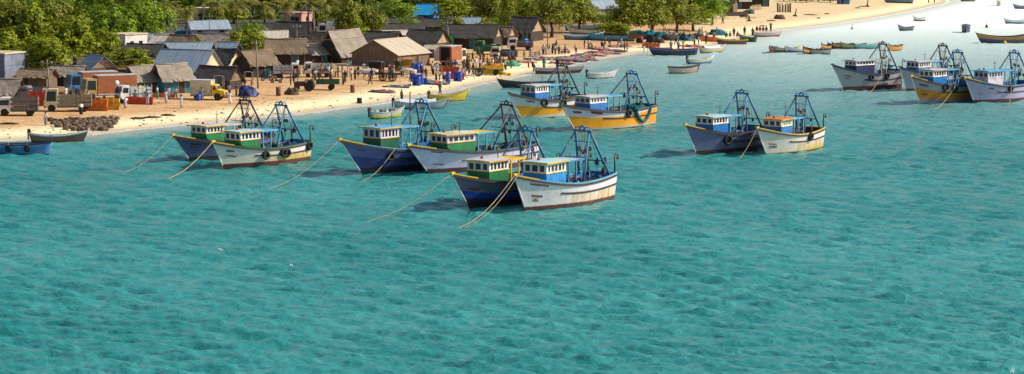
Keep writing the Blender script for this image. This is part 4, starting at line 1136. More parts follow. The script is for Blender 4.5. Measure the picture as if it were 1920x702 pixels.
H_('low thatched lean-to in front of the flat cream roofed hut', 706, 106, 3.4, 5.6, 1.3, 2.5, -6, TH, PLD)
H_('brown plank shed behind the grey pickup, left of the plank fence', 70, 166, 3.6, 4.6, 1.8, 2.7, -14, THB, PLK)
H_('low thatched shed half hidden behind the second red brown lorry', 130, 160, 3.4, 4.4, 1.6, 2.8, -12, TH, PLD)
H_('grey thatched hut behind the dense middle tree', 452, 96, 4.2, 4.8, 1.6, 3.1, -10, TH, PLD)
H_('dark thatched hut peeping out behind the steep hut, below the tall dark tree', 676, 92, 4.2, 4.4, 1.6, 3.2, -18, THD, PLD)
H_('brown thatched hut between the long black roofed hut and the lit gable hut', 942, 84, 4.2, 4.0, 1.8, 3.4, -24, THB, PLD, gablem=PLT)
H_('low brown roofed hut behind the brown thatched hut by the pole', 520, 104, 3.8, 4.4, 1.6, 2.9, 12, THB, PLD)
H_('tan sheet roofed kiosk right of the large wooden shed', 815, 108, 2.4, 2.8, 1.7, 2.2, -18, MT, PLK, 'kiosk', 'kiosk')

def wall_thing(label, p0, p1, h, mat, th=.25, name='low_wall', cat='wall'):
    a, b = G(*p0), G(*p1); d = b - a; o = thing(name, label, cat, a, math.atan2(d.y, d.x), 'walls and fences')
    w = MB(); n = max(2, int(d.length / 1.2)); Ld = d.to_2d().length
    if cat == 'fence':
        for i in range(int(Ld / .32)):
            w.box((i * .32 + .1, rh.uniform(-.05, .05), h / 2 - .1 + rh.uniform(-.12, .12)), (.2, .05, h + rh.uniform(-.2, .3)), (rh.uniform(-.06, .06), rh.uniform(-.08, .08), 0))
        w.build('boards', mat, o); MB().box((Ld / 2, .07, h * .7), (Ld, .06, .08)).box((Ld / 2, .07, h * .25), (Ld, .06, .08)).build('rail', PLD, o)
    else:
        w.box((Ld / 2, 0, h / 2 - .15), (Ld, th, h + .3)).build('masonry', mat, o); MB().box((Ld / 2, 0, h + .05), (Ld + .1, th + .1, .1)).build('coping', mat, o)
    return o
wall_thing('grey plank fence behind the cream slatted truck, under the front round tree', (104, 152), (146, 154), 2.0, PLK, name='plank_fence', cat='fence')
wall_thing('low pale wall in the gap between the big trees', (1084, 44), (1146, 38), 1.0, CRM)
wall_thing('low dark wall in front of the open fronted hut by the sand', (1356, 31), (1402, 30), .9, PLD)
wall_thing('plank fence of the rightmost hut on the sand', (1408, 20), (1428, 19), 1.5, PLT, name='plank_fence', cat='fence')
wall_thing('brown plank fence in front of the long black roofed hut', (853, 91), (907, 92), 2.1, plank_mat('red_brown_planks', (.16, .08, .055), (.06, .03, .025)), name='plank_fence', cat='fence')
wall_thing('long low pale wall edging the open sand', (1335, 38), (1425, 36), .35, CRM)
wall_thing('rough board fence left of the dark plank hut', (504, 116), (545, 121), 1.7, PLK, name='plank_fence', cat='fence')
p = G(844, 92); o = thing('green_door', 'bright green door panel left of the brown plank fence', 'door', p, 0); MB().box((0, 0, 1.3), (1.3, .08, 2.6)).build('panel', GRNP, o); MB().box((-.7, 0, 1.35), (.1, .12, 2.7)).box((.7, 0, 1.35), (.1, .12, 2.7)).box((0, 0, 2.7), (1.5, .12, .1)).build('frame', PLD, o)

# ------------------------------------------------------------------ poles, wires
POLE = plank_mat('grey_pole_wood', (.34, .29, .25), (.17, .14, .12), 3)
def pole(label, px, py, top, r=.1, mat=POLE, lean=0., lamp=False):
    p = G(px, py); h = (py - top) / K(p); o = thing('utility_pole', label, 'pole', p, 0, 'poles among the huts')
    MB().tube([(0, 0, -.4), (lean * h / 2, 0, h / 2), (lean * h, 0, h)], [r * 1.2, r, r * .75], 8).build('post', mat, o)
    c = MB().box((lean * (h - .5), 0, h - .5), (1.5, .1, .1)).build('crossarm', mat, o)
    for x in (-.6, 0, .6): MB().lathe([(.03, 0), (.06, .05), (.05, .16), (.0, .2)], (lean * h + x, 0, h - .45), 6).build('insulator', WHITEP, c)
    if lamp: MB().tube([(0, 0, h - .2), (.5, -.2, h + .1), (1.0, -.4, h)], .04, 5).box((1.1, -.42, h - .02), (.4, .16, .1)).build('street_lamp', STEELD, o)
    return p + Vector((lean * h, 0, h - .3))
tops = {}
for k, a in dict(A=('wooden pole left of the cream slatted truck', 95, 196, 112, .11, POLE, -.06), B=('wooden pole beside the brown thatched hut', 484, 166, 76, .12, POLE, -.03), C=('thin lamp pole in front of the lavender house', 394, 84, 27, .08, POLE, -.02, True),
                 D=('pale pole in front of the big dark roofed hut', 557, 104, 46, .09), E=('tall dark pole in front of the pink house', 579, 96, -12, .12, PLD), F2=('pale pole left of the white lorry', 589, 96, 14, .1),
                 G2=('wooden pole between the lit gable hut and the green door', 841, 97, 40, .11, POLE, -.03), H2=('thin pole behind the long black roofed hut', 848, 80, 28, .07), I=('pole beside the dark hut near the blue boats', 1027, 92, 36, .1), J=('thin pole at the last house before the sand', 1358, 34, -8, .09)).items(): tops[k] = pole(*a)
def wire(a, b, label):
    pts = [a.lerp(b, i / 12) - Vector((0, 0, .9 * math.sin(PI * i / 12))) - a for i in range(13)]
    o = MB().tube(pts, .022, 4).build('power_line', M('wire', (.08, .08, .09), .6)); o.location = a; tag(o, label, 'wire', 'power lines')
wire(tops['A'], tops['B'], 'power line strung from the left pole to the pole by the brown thatched hut'); wire(tops['B'], tops['G2'], 'power line strung from the brown hut pole to the pole by the green door'); wire(tops['A'] - Vector((30, 0, .3)), tops['A'], 'power line leading left from the pole by the cream truck')
# ------------------------------------------------------------------ small open boats
def P_(name, rgb, **k): return M(name, rgb, .55, .25, 2, **k)
OUTB = M('outboard_black', (.02, .02, .025), .4)
NETRED = M('red_brown_net', (.36, .10, .06), .95, .5, 6, dirt=(.10, .12, .2)); NETORG = M('orange_net', (.75, .22, .02), .95, .4, 6); NETGRN = M('green_net', (.08, .42, .22), .95, .4, 6); NETYEL = M('yellow_net', (.72, .48, .03), .95, .4, 6); NETGREY = M('grey_net', (.28, .26, .24), .95, .5, 6)
SHEETW = M('white_cover_sheet', (.66, .66, .68), .8, .15, 1.5)
def skiff(label, px, py, L, yaw, bands, trim, boot=(.06, .06, .05), B=None, zb=1.35, zm=.8, zs=1.05, inside=None, motor=False, onland=False, cover=None, group='small open boats', pile=None):
    p = G(px, py) if onland else W(px, py)
    if onland: p.z += .12
    H = Hull(L=L * .9, B=B or L * .25, zb=zb, zm=zm, zs=zs, rake=L * .1, tr=.42, full=2.2, fine=1.6, draft=.35, srake=.35, zexp=2.0)
    o = thing('open_boat', label, 'boat', p, R(yaw), group)
    if onland: o.rotation_euler.x = R(3)
    nm = 'skiff_' + '_'.join('%02d' % int(c * 99) for b in bands for c in b[1])
    h = H.mesh('hull', hull_mat(nm, bands, boot, .16, .5, (.2, .12, .05)), o, 18)
    g = MB()
    for s in (-1, 1): H.strip(g, 0, .995, s, 18, .09, .05, -.05, .06)
    g.build('gunwale', trim, h)
    a, d = H.inner(zm * .62, .93, .06, 12)
    a.build('inner_planking', inside or GREYW, o); d.build('floor_boards', DECKW, o)
    for k, t in enumerate((.2, .42, .64)):
        w = H.bg(t) * 2 - .1; x = H.pt(t, .8, 1).x
        MB().box((x, 0, H.zg(t) - .16), (.28, w, .06)).build('thwart', WOODDK, o)
    st = MB().tube([H.pt(1, .2, 1), H.pt(1, .7, 1), H.pt(1, 1, 1) + Vector((.05, 0, .22))], [.06, .07, .08], 6).build('stem_post', trim, h)
    if motor:
        x = -H.L / 2 - .3
        m_ = MB().box((x, 0, H.zs + .22), (.42, .32, .5), taper=.8).box((x - .1, 0, H.zs - .35), (.16, .12, .9)).build('outboard_motor', OUTB, o)
        MB().tube([(x + .2, 0, H.zs + .2), (x + .8, .05, H.zs + .35)], .03, 5).build('tiller', OUTB, m_)
    if cover:
        vs, fs = [], []
        for i in range(9):
            t = .12 + .66 * i / 8
            for j in range(7):
                v = j / 6 * 2 - 1; q = H.gun(t, 1); vs.append((q.x, v * (H.bg(t) + .06), H.zg(t) + .05 + .38 * (1 - v * v) + .05 * math.sin(i * 2 + j)))
        for i in range(8):
            for j in range(6): fs.append((i * 7 + j, i * 7 + j + 1, i * 7 + j + 8, i * 7 + j + 7))
        MB().add(vs, fs, True).build('cover_sheet', cover, o)
    if pile:
        pm, plb, cat = pile
        mb = MB().lump((0, 0, 0), (L * .38, H.B * .72, .75), 16, 6, .35, px, 3)
        q = mb.build('fishing_net', pm); q.location = p + Vector((0, 0, zm * .35)) + Vector((math.cos(R(yaw)), math.sin(R(yaw)), 0)) * (-.04 * L); q.rotation_euler.z = R(yaw); tag(q, plb, 'fishing net', 'nets heaped in open boats')
    return o, H
c_bl, c_wh, c_nv, c_yl, c_gn, c_br, c_tq, c_or, c_mr, c_cr, c_bk = (.03, .22, .55), (.68, .66, .68), (.015, .035, .14), (.72, .5, .04), (.25, .45, .12), (.16, .08, .05), (.05, .45, .5), (.6, .26, .03), (.10, .02, .03), (.62, .56, .38), (.03, .03, .035)
bd = lambda *a: list(a) if len(a) > 1 else [a[0], (1, a[0][1])]
SK = [
 ('blue open boat with pale rim and two tyres, cut by the left edge', 28, 290, 8.4, 180, [(0, c_bl), (.62, c_bl), (.72, (.16, .26, .5))], NAVYP, dict(zb=1.5, zm=1.15, zs=1.35)),
 ('dark narrow canoe with white upswept bow lying at the water edge', 108, 266, 6.6, 6, [(0, c_br), (.45, (.12, .1, .1)), (.8, (.4, .36, .34))], WHITEP, dict(zb=1.3, zm=.75, B=1.3, motor=True)),
 ('small yellow green boat with dark bundles aboard, left of the white covered boat', 724, 222, 5.2, 38, [(0, (.5, .55, .06)), (.5, (.6, .55, .5))], GREYW, dict(motor=True)),
 ('white open boat under a pale cover sheet, beside the standing man', 787, 204, 7.4, 4, [(0, (.5, .52, .6)), (.4, c_wh)], GREYW, dict(cover=SHEETW, motor=True)),
 ('yellow open boat with upswept bow behind the white covered boat', 840, 190, 5.8, 22, [(0, c_yl), (.7, (.75, .55, .08))], YELP, dict(motor=True, zb=1.5)),
 ('maroon and white open boat in front of the red nets', 1046, 138, 8.2, 6, [(0, c_mr), (.5, (.5, .4, .4))], GREYW, dict(motor=True)),
 ('black hulled open boat lying behind the left yellow trawler', 990, 165, 8.6, 180, [(0, c_bk), (.8, (.08, .09, .1))], WOODDK, dict()),
 ('small white open boat just right of the rusty gallows of the yellow pair', 1128, 147, 5.6, 30, [(0, c_wh), (.8, c_wh)], WHITEP, dict(motor=True)),
 ('long navy open boat with orange net heap at the beach corner', 1265, 104, 9.0, 178, [(0, c_bk), (.3, c_nv), (.78, (.18, .2, .34))], NAVYP, dict(zb=1.5, zm=1.1, zs=1.3, pile=(NETORG, 'bright orange net heap in the long navy boat', 0))),
 ('pale green open boat under a grey cover right of the long navy boat', 1335, 99, 6.2, 38, [(0, (.4, .45, .22)), (.5, c_cr)], GREYW, dict(cover=SHEETW)),
 ('yellow rimmed navy and maroon boat full of people at the beach', 1373, 83, 6.4, 172, [(0, (.35, .14, .12)), (.45, c_nv), (.75, c_yl)], YELP, dict(pile=(NETGREY, 'grey net heap in the yellow rimmed boat full of people', 0))),
 ('dark green open boat between two boats carrying people', 1402, 78, 6.0, 118, [(0, (.01, .09, .05)), (.9, (.2, .3, .08))], DKGREEN, dict()),
 ('white and pink open boat carrying a row of people along the far beach', 1438, 69, 6.2, 12, [(0, (.4, .14, .14)), (.35, (.7, .55, .58))], WHITEP, dict(motor=True)),
 ('small boat with blue lower hull and white top, right of the navy boat', 1312, 120, 5.6, 33, [(0, c_bl), (.45, c_cr)], WHITEP, dict(motor=True)),
 ('pinkish white open boat afloat alone, nearest below the beach corner', 1281, 138, 5.2, 14, [(0, (.5, .4, .18)), (.25, (.66, .5, .46)), (.8, (.4, .25, .2))], WOODDK, dict(zb=1.4, zm=1.05, zs=1.2)),
 ('dark maroon boat seen bow on, leftmost of the anchored cluster', 1449, 99, 5.4, -108, [(0, c_mr), (.7, (.2, .1, .1))], WOODDK, dict(pile=(NETBROWN, 'brown gear heap in the leftmost boat of the anchored cluster', 0))),
 ('teal and cream boat second from left in the anchored cluster', 1473, 99, 5.4, 196, [(0, (.08, .2, .22)), (.5, c_cr)], GREYW, dict(pile=(NETGREY, 'grey gear heap in the teal and cream boat', 0))),
 ('white over blue boat third from left in the anchored cluster', 1496, 99, 5.2, 205, [(0, (.03, .1, .25)), (.45, c_wh)], WHITEP, dict(pile=(NETYEL, 'yellow net heap in the white over blue boat of the anchored cluster', 0))),
 ('dark orange boat seen bow on in front of the anchored cluster', 1513, 102, 5.0, -112, [(0, c_bk), (.5, c_or)], WOODDK, dict(pile=(NETBROWN, 'brown gear heap in the dark orange boat of the cluster', 0))),
 ('white boat with mossy bottom in front of the anchored cluster', 1534, 102, 5.2, 160, [(0, c_wh), (.7, (.7, .6, .5))], WOODDK, dict(pile=(NETRED, 'red net heap in the white boat of the anchored cluster', 0))),
 ('black boat behind the white boat of the anchored cluster', 1549, 94, 5.4, -115, [(0, c_bk), (.8, c_or)], WOODDK, dict()),
 ('dark blue boat seen bow on in the right half of the anchored cluster', 1563, 92, 5.6, -120, [(0, (.01, .06, .14)), (.8, (.02, .15, .25))], NAVYP, dict(pile=(NETBROWN, 'brown gear heap in the dark blue boat of the cluster', 0))),
 ('orange and black boat in the right half of the anchored cluster', 1581, 92, 5.4, 215, [(0, c_bk), (.4, c_or)], WOODDK, dict(pile=(NETRED, 'rust red gear heap in the orange and black boat', 0))),
 ('green and orange boat second from right in the anchored cluster', 1601, 92, 5.6, 205, [(0, (.1, .12, .05)), (.4, (.3, .42, .25)), (.8, c_or)], GREENP, dict(pile=(NETRED, 'brown red net heap in the green and orange boat', 0))),
 ('turquoise boat at the right end of the anchored cluster', 1627, 92, 5.4, 12, [(0, c_tq), (.5, (.3, .6, .62))], WHITEP, dict()),
 ('orange boat seen end on, alone right of the anchored cluster', 1679, 95, 5.6, -125, [(0, c_or), (.8, (.65, .4, .06))], WOODDK, dict(pile=(NETBROWN, 'brown gear heap in the lone orange boat', 0))),
 ('small grey blue boat on the bright water, below the little white boat', 1699, 58, 3.4, 185, [(0, (.06, .07, .12)), (.4, (.25, .28, .38))], NAVYP, dict()),
 ('little white boat on the bright water near the sand tip', 1724, 40, 3.4, 200, [(0, (.1, .1, .12)), (.4, c_wh)], WHITEP, dict()),
 ('dark box sterned boat seen end on, on the bright water left of the long boat', 1811, 61, 4.6, -100, [(0, c_nv), (.8, (.1, .12, .2))], NAVYP, dict(zb=1.9, zm=1.5, zs=1.7, B=2.0)),
 ('white boat with blue bow on the bright water at upper right', 1904, 45, 5.4, 188, [(0, (.02, .25, .4)), (.5, c_wh)], WHITEP, dict(motor=True)),
 ('long orange over blue wooden boat behind the far right trawlers', 1884, 81, 11, 183, [(0, (.02, .07, .16)), (.5, (.45, .22, .06)), (.85, (.5, .3, .14))], WOODDK, dict(zb=2.1, zm=1.35, zs=2.0, B=2.4)),
 ('grey boat cut by the right edge near the top', 1918, 17, 5.0, 180, [(0, (.15, .16, .26)), (.6, (.3, .3, .42))], NAVYP, dict()),
 ('dark blue boat with yellow rim seen end on at the top right', 1872, 11, 4.2, -110, [(0, (.1, .14, .3)), (.7, c_yl)], YELP, dict(zb=2.2, zm=1.7)),
 ('brown boat at the top edge above the bright water', 1815, 3, 4.6, 180, [(0, (.25, .2, .2)), (.6, (.45, .4, .35))], WOODDK, dict()),
 ('blue boat drawn up on the sand spit at the top', 1686, 6, 8.6, 180, [(0, c_br), (.35, (.03, .22, .42)), (.8, (.05, .28, .5))], WOODDK, dict(onland=True, zb=1.5)),
 ('long bright blue boat in the front row of boats stored under the trees', 1150, 77, 9.5, 180, [(0, (.01, .2, .4)), (.4, (.02, .36, .62))], SKYP, dict(onland=True, zb=1.5)),
 ('blue boat with white rim at left of the front row of stored boats', 1092, 75, 8.0, 2, [(0, (.01, .2, .4)), (.5, (.03, .38, .6)), (.85, c_wh)], WHITEP, dict(onland=True, zb=1.5)),
 ('white and blue boat in the middle row of boats stored under the trees', 1106, 66, 8.6, 180, [(0, (.02, .3, .5)), (.4, c_wh)], WHITEP, dict(onland=True)),
 ('teal boat in the middle row of boats stored under the trees', 1166, 67, 8.0, 178, [(0, (.01, .14, .18)), (.5, (.02, .25, .32))], SKYP, dict(onland=True)),
 ('sky blue boat in the back row of boats stored under the trees', 1092, 58, 8.0, 2, [(0, (.03, .25, .4)), (.5, (.16, .45, .6))], SKYP, dict(onland=True)),
 ('dark blue boat in the back row of boats stored under the trees', 1148, 59, 7.5, 176, [(0, (.01, .08, .15)), (.6, (.03, .2, .34))], SKYP, dict(onland=True)),
]
for lb, px, py, L_, yaw, bands, trim, kw in SK:
    skiff(lb, px, py, L_, yaw, bands, trim, **kw)
for px, lb in ((20, 'left tyre on the blue boat at the left edge'), (55, 'right tyre on the blue boat at the left edge')):
    p = W(px, 290); o = thing('tyre_fender', lb, 'tyre', p + Vector((0, -1.15 , .75)), 0, 'tyres on the blue boat')
    MB().torus((0, 0, 0), .28, .11, 'Y', 14, 6).build('tyre', TYRE, o); bar([(0, 0, .28), (0, .06, .6)], .025, 'lashing', ROPED, o, 4)
# dark bundles in the small yellow green boat, floats
for i in range(5):
    p = W(724, 222); d = Vector((math.cos(R(38)), math.sin(R(38)), 0)); o = MB().lump((0, 0, 0), (.7, .6, .6), 10, 5, .3, i).build('net_bundle', NETBROWN if i % 2 else GREYW)
    o.location = p + d * (-1.5 + i * .75) + Vector((0, 0, .55)); tag(o, 'bundle of dark net in the small yellow green boat', 'bundle', 'bundles in the yellow green boat')
for px, py, lb, m_ in ((1850, 52, 'dark marker float on the bright water, right of the box sterned boat', OUTB), (1598, 56, 'small grey float off the far beach, above the anchored cluster', GREYW), (1884, 83, 'small yellow float below the long orange boat', YELP)):
    p = W(px, py); o = thing('marker_float', lb, 'float', p, 0); MB().lathe([(.0, -.2), (.3, -.1), (.36, .2), (.25, .5), (.1, .7), (.0, .75)], n=10).build('body', m_, o); MB().tube([(0, 0, .6), (0, 0, 1.3)], .04, 5).build('stick', STEELD, o)

# two fishing stakes standing in the water
for px, py, top, lb, m_ in ((769, 236, 172, 'dark stake standing in the water beside the blue gallows of the middle pair', PLD), ):
    p = W(px, py); MBt = MB().tube([(0, 0, -.6), (0, 0, (py - top) / K(p))], .08, 6).build('mooring_stake', m_); MBt.location = p; tag(MBt, lb, 'stake')

# ------------------------------------------------------------------ vehicles
CARGO = {}
def wheel(root, x, y, r=.48, w=.28):
    t = MB().lathe([(r * .62, -w / 2), (r * .95, -w / 2), (r, -w * .3), (r, w * .3), (r * .95, w / 2), (r * .62, w / 2)], (x, y, r), 16, 'Y').build('wheel', TYRE, root)
    MB().lathe([(.02, -w * .42), (r * .3, -w * .44), (r * .62, -w * .34), (r * .62, w * .34), (r * .3, w * .44), (.02, w * .42)], (x, y, r), 12, 'Y').build('rim', GREYW, t)
def truck(label, px, py, yaw, L, kind, cabm, bodym, frontm=None, roofm=None, H=2.5, bh=1.7, cat='truck', hood=False, width=2.1, load=None, group='trucks and lorries on the beach', mark=None):
    p = G(px, py); o = thing('truck', label, cat, p, R(yaw), group); w = width / 2; L2 = L / 2; cl = 1.75 if L > 4.6 else 1.35
    ch = MB().box((0, 0, .62), (L - .3, width * .5, .2)).box((L2 - .1, 0, .62), (.14, width - .1, .28)).box((-L2 + .1, 0, .6), (.1, width - .2, .2)).build('chassis', STEELD, o)
    xf = L2; xb = L2 - cl
    if hood: prof = [(xb, .55), (xf, .55), (xf, 1.25), (xf - .85, 1.42), (xf - 1.2, H), (xb, H + .03)]
    else: prof = [(xb, .55), (xf, .55), (xf + .03, 1.25), (xf - .28, H), (xf - .6, H + .07), (xb, H + .07)]
    cab = MB().prism(prof, -w + .06, w - .06).build('cab', cabm, o)
    MB().box((xf + .03, 0, .82), (.05, width - .25, .45)).build('grille', frontm or STEELD, cab)
    if hood: a, b = (xf - .88, 1.5), (xf - 1.17, H - .12)
    else: a, b = (xf + .03, 1.32), (xf - .24, H - .12)
    ws = MB().add([(a[0] + .03, -w + .2, a[1]), (a[0] + .03, w - .2, a[1]), (b[0] + .03, w - .25, b[1]), (b[0] + .03, -w + .25, b[1])], [(0, 1, 2, 3)]); ws.build('windscreen', GLASS, cab)
    for s in (-1, 1):
        x1 = xf - (1.25 if hood else .42)
        MB().add([(xb + .2, s * (w - .04), 1.4), (x1 + .12, s * (w - .04), 1.4), (x1, s * (w - .04), H - .22), (xb + .2, s * (w - .04), H - .22)], [(0, 1, 2, 3)]).build('side_window', GLASS, cab)
        MB().lathe([(.0, .05), (.12, .04), (.14, 0), (.14, -.05)], (xf + .07, s * (w - .28), .85), 10, 'X').build('headlight', WHITEP, cab)
        MB().box((xf - .1, s * (w + .06), 1.75), (.06, .16, .3)).build('mirror', STEELD, cab)
    x0 = -L2; x1 = xb - .08; z0 = .78; bl = x1 - x0; cx = (x0 + x1) / 2
    if kind == 'box':
        bo = MB().box((cx, 0, z0 + bh / 2), (bl, width, bh)).build('cargo_box', bodym, o)
        MB().box((cx, 0, z0 + bh + .04), (bl + .06, width + .06, .1)).build('box_roof', roofm or GREYW, bo)
        MB().box((cx, 0, z0 - .04), (bl + .04, width + .04, .16)).build('skirt', GREYW, bo)
        for s in (-1, 1):
            for k in range(2): MB().box((x0 - .015, s * width * .25, z0 + bh / 2), (.03, width * .46, bh - .15)).build('rear_door', bodym, bo) if s == 1 and k == 0 else None
        if mark:
            for s in (-1, 1): MB().lathe([(.0, .02), (.34, .02), (.34, -.02), (.0, -.02)], (cx + .1, s * (width / 2 + .01), z0 + bh * .6), 16, 'Y').build('painted_disc', WHITEP, bo)
    else:
        bed = MB().box((cx, 0, z0), (bl, width, .12)).build('cargo_bed', bodym, o)
        sl = MB()
        for s in (-1, 1):
            for k in range(3): sl.box((cx, s * (w - .03), z0 + .22 + k * bh * .3), (bl, .05, bh * .2))
            n = max(3, int(bl / .6))
            for k in range(n + 1): sl.box((x0 + .04 + (bl - .08) * k / n, s * (w + .015), z0 + bh / 2 + .02), (.08, .06, bh))
        sl.build('side_boards', bodym, bed)
        for x in (x0 + .03, x1 - .03):
            e = MB()
            for k in range(3): e.box((x, 0, z0 + .22 + k * bh * .3), (.05, width - .12, bh * .2))
            e.build('end_board', bodym, bed)
        if load:
            lm, llab = load
            q = MB().lump((0, 0, 0), (bl * .92, width * .86, bh * .75), 16, 6, .25, px).build('load_heap', lm); q.location = p + Matrix.Rotation(R(yaw), 3, 'Z') @ Vector((cx, 0, z0 + .07)); q.rotation_euler.z = R(yaw); tag(q, llab, 'load')
    r = .5 if L > 4.6 else .36
    for x in ((L2 - cl * .55), (-L2 + L * .2)):
        for s in (-1, 1): wheel(o, x, s * (w - .18), r)
    return o
TRW = M('cream_truck_paint', (.66, .60, .42), .4, .15, 2, dirt=(.3, .2, .12)); TRB = M('red_brown_box_paint', (.40, .12, .045), .55, .2, 2, dirt=(.2, .08, .05)); SLAT = plank_mat('grey_slats', (.40, .35, .26), (.20, .17, .13)); TARPD = M('dark_tarp', (.035, .03, .032), .9, .4, 3)
BRTARP = M('bright_blue_tarp', (.01, .30, .72), .6, .25, 4, dirt=(.45, .6, .7)); YTR = M('truck_yellow', (.78, .48, .015), .4)
truck('small white pickup with slatted cargo bed at the far left, nearest the water', 34, 217, 187, 5.2, 'bed', WHITEP, plank_mat('dark_slats', (.26, .23, .18), (.12, .1, .09)), H=2.3, bh=1.9)
truck('cream lorry with open slatted bed behind the rows of dark fish traps', 128, 209, 188, 6.1, 'bed', TRW, SLAT, frontm=NAVYP, H=2.9, bh=1.6)
truck('grey pickup parked behind the two left trucks among red crates', 62, 190, 172, 3.6, 'bed', M('grey_truck_paint', (.22, .22, .25), .5), M('grey_bed_paint', (.20, .19, .21), .6), H=2.0, bh=1.2)
truck('front lorry with red brown box and white disc mark', 204, 186, 208, 7.4, 'box', M('tan_cab_paint', (.50, .33, .12), .45), TRB, frontm=YTR, H=2.9, bh=2.5, mark=True, width=2.3)
truck('second lorry with red brown box, behind the one with the white disc', 172, 176, 208, 7.0, 'box', M('blue_cab_paint', (.05, .2, .42), .45), TRB, frontm=YTR, H=2.8, bh=2.3, width=2.3)
truck('white and pale blue pickup with a tan load, right of the red brown lorries', 250, 192, 214, 4.6, 'bed', WHITEP, M('pale_blue_bed_paint', (.42, .52, .55), .6), H=2.3, bh=1.5, load=(M('tan_sacks', (.62, .36, .08), .9, .3, 4), 'tan sack load on the white and pale blue pickup'))
truck('white truck with yellow bonnet in front of the open dark shelter', 392, 187, -8, 4.8, 'box', YTR, TRW, H=2.1, bh=1.9, hood=True, mark=None)
truck('small white pickup with teal cover, right of the brown thatched hut', 538, 146, 8, 4.2, 'bed', WHITEP, GREYW, H=2.2, bh=1.3, load=(NETTEAL, 'teal cover heap on the small white pickup'))
truck('white pickup with teal bundles, left of the cart stalls', 596, 145, 186, 4.6, 'bed', WHITEP, M('pale_bed_paint', (.55, .55, .52), .6), H=2.3, bh=1.5, load=(NETTEAL, 'teal bundles on the white pickup behind the tractor'))
truck('white lorry with red band far back left of the tall dark tree', 622, 70, 178, 5.4, 'box', WHITEP, WHITEP, H=2.6, bh=2.2)
truck('green truck with open bed at the busy landing place', 915, 102, 170, 5.0, 'bed', GREENP, DKGREEN, H=2.4, bh=1.1, load=(M('grey_bundles', (.25, .3, .25), .9, .4, 4), 'grey green bundles on the green truck'))
truck('truck under a bright blue tarpaulin at the landing place', 945, 112, 172, 4.8, 'bed', TRW, STEELD, H=2.2, bh=1.0, load=(BRTARP, 'bright blue tarpaulin load on the truck at the landing place'))
truck('brown bedded truck loaded with blue barrels in front of the black hut', 976, 94, 176, 4.8, 'bed', WHITEP, M('brown_bed_paint', (.17, .09, .07), .7), H=2.2, bh=1.3, load=(M('blue_barrel_heap', (.01, .27, .6), .6), 'blue load on the brown bedded truck'))
o = truck('lorry with red side seen from its open dark rear, at the landing place', 850, 122, 62, 5.6, 'box', TRW, TRB, H=2.7, bh=2.5, width=2.3)
bx = [c for c in o.children if c.name.startswith('cargo_box')][0]
MB().box((-2.84, 0, 2.0), (.05, 1.7, 2.2)).build('dark_doorway_panel', M('painted_inside_shade', (.01, .01, .012), .9), bx)  # black panel on the solid box paints in the shade of its inside
for s in (-1, 1): MB().box((-3.15, s * 1.45, 2.0), (.06, 1.0, 2.3), (0, 0, s * 1.0)).build('rear_door_leaf', GREYW, bx)

def tractor(label, px, py, yaw, bm):
    p = G(px, py); o = thing('tractor', label, 'tractor', p, R(yaw), 'tractors and trailers')
    MB().prism([(-.1, .7), (1.5, .7), (1.55, 1.25), (1.3, 1.4), (-.1, 1.42)], -.32, .32).build('bonnet', bm, o)
    MB().box((-.6, 0, .75), (1.3, .6, .4)).build('gearbox', STEELD, o)
    for s in (-1, 1):
        wheel(o, -.75, s * .72, .75, .38); wheel(o, 1.15, s * .6, .42, .22)
        MB().prism([(-1.45, 1.3), (-1.2, 1.62), (-.3, 1.62), (-.05, 1.25), (-.05, 1.2), (-.35, 1.54), (-1.15, 1.54), (-1.4, 1.25)], s * .72 - .2, s * .72 + .2).build('mudguard', bm, o)
    MB().box((-.75, 0, 1.3), (.5, .5, .12)).box((-1.0, 0, 1.55), (.1, .5, .45)).build('seat', TYRE, o)
    MB().torus((-.2, 0, 1.62), .2, .03, 'X', 10, 4).tube([(-.2, 0, 1.62), (.1, 0, 1.3)], .03, 5).build('steering_wheel', TYRE, o)
    MB().tube([(1.0, .2, 1.35), (1.0, .2, 2.1)], .05, 6).build('exhaust', STEELD, o)
def trailer(label, px, py, yaw, bm, L=3.4, bh=.55, load=None):
    p = G(px, py); o = thing('farm_trailer', label, 'trailer', p, R(yaw), 'tractors and trailers')
    MB().box((0, 0, .95), (L, 1.9, .12)).tube([(L / 2, 0, .85), (L / 2 + 1.1, 0, .6)], .06, 6).build('platform', STEELD, o)
    for s in (-1, 1): MB().box((0, s * .93, 1.01 + bh / 2), (L, .05, bh)).build('side_board', bm, o)
    for x in (-1, 1): MB().box((x * (L / 2 - .03), 0, 1.01 + bh / 2), (.05, 1.8, bh)).build('end_board', bm, o)
    for s in (-1, 1): wheel(o, -.5, s * .78, .45, .26)
    if load:
        q = MB().lump((0, 0, 0), (L * .9, 1.7, bh * 1.5), 14, 5, .35, px, 3).build('load_heap', load[0]); q.location = p + Vector((0, 0, 1.02)); q.rotation_euler.z = R(yaw); tag(q, load[1], 'load')
tractor('dark maroon tractor pulling a green trailer across the beach', 571, 171, 180, M('dark_maroon_paint', (.08, .03, .035), .5))
trailer('dark green trailer with seated people behind the maroon tractor', 615, 169, 180, DKGREEN)
tractor('dark tractor under the trees right of the stored blue boats', 1212, 81, 180, M('black_paint', (.03, .025, .03), .5))
trailer('brown trailer beside the dark tractor right of the stored blue boats', 1192, 81, 180, M('rust_board', (.22, .09, .05), .8), 3.2, .7)
trailer('yellow and red trailer at the landing place near the water', 924, 141, 178, YTR, 3.6, .6, (M('red_crate_heap', (.55, .12, .03), .8, .3, 5), 'red load on the yellow trailer near the water'))

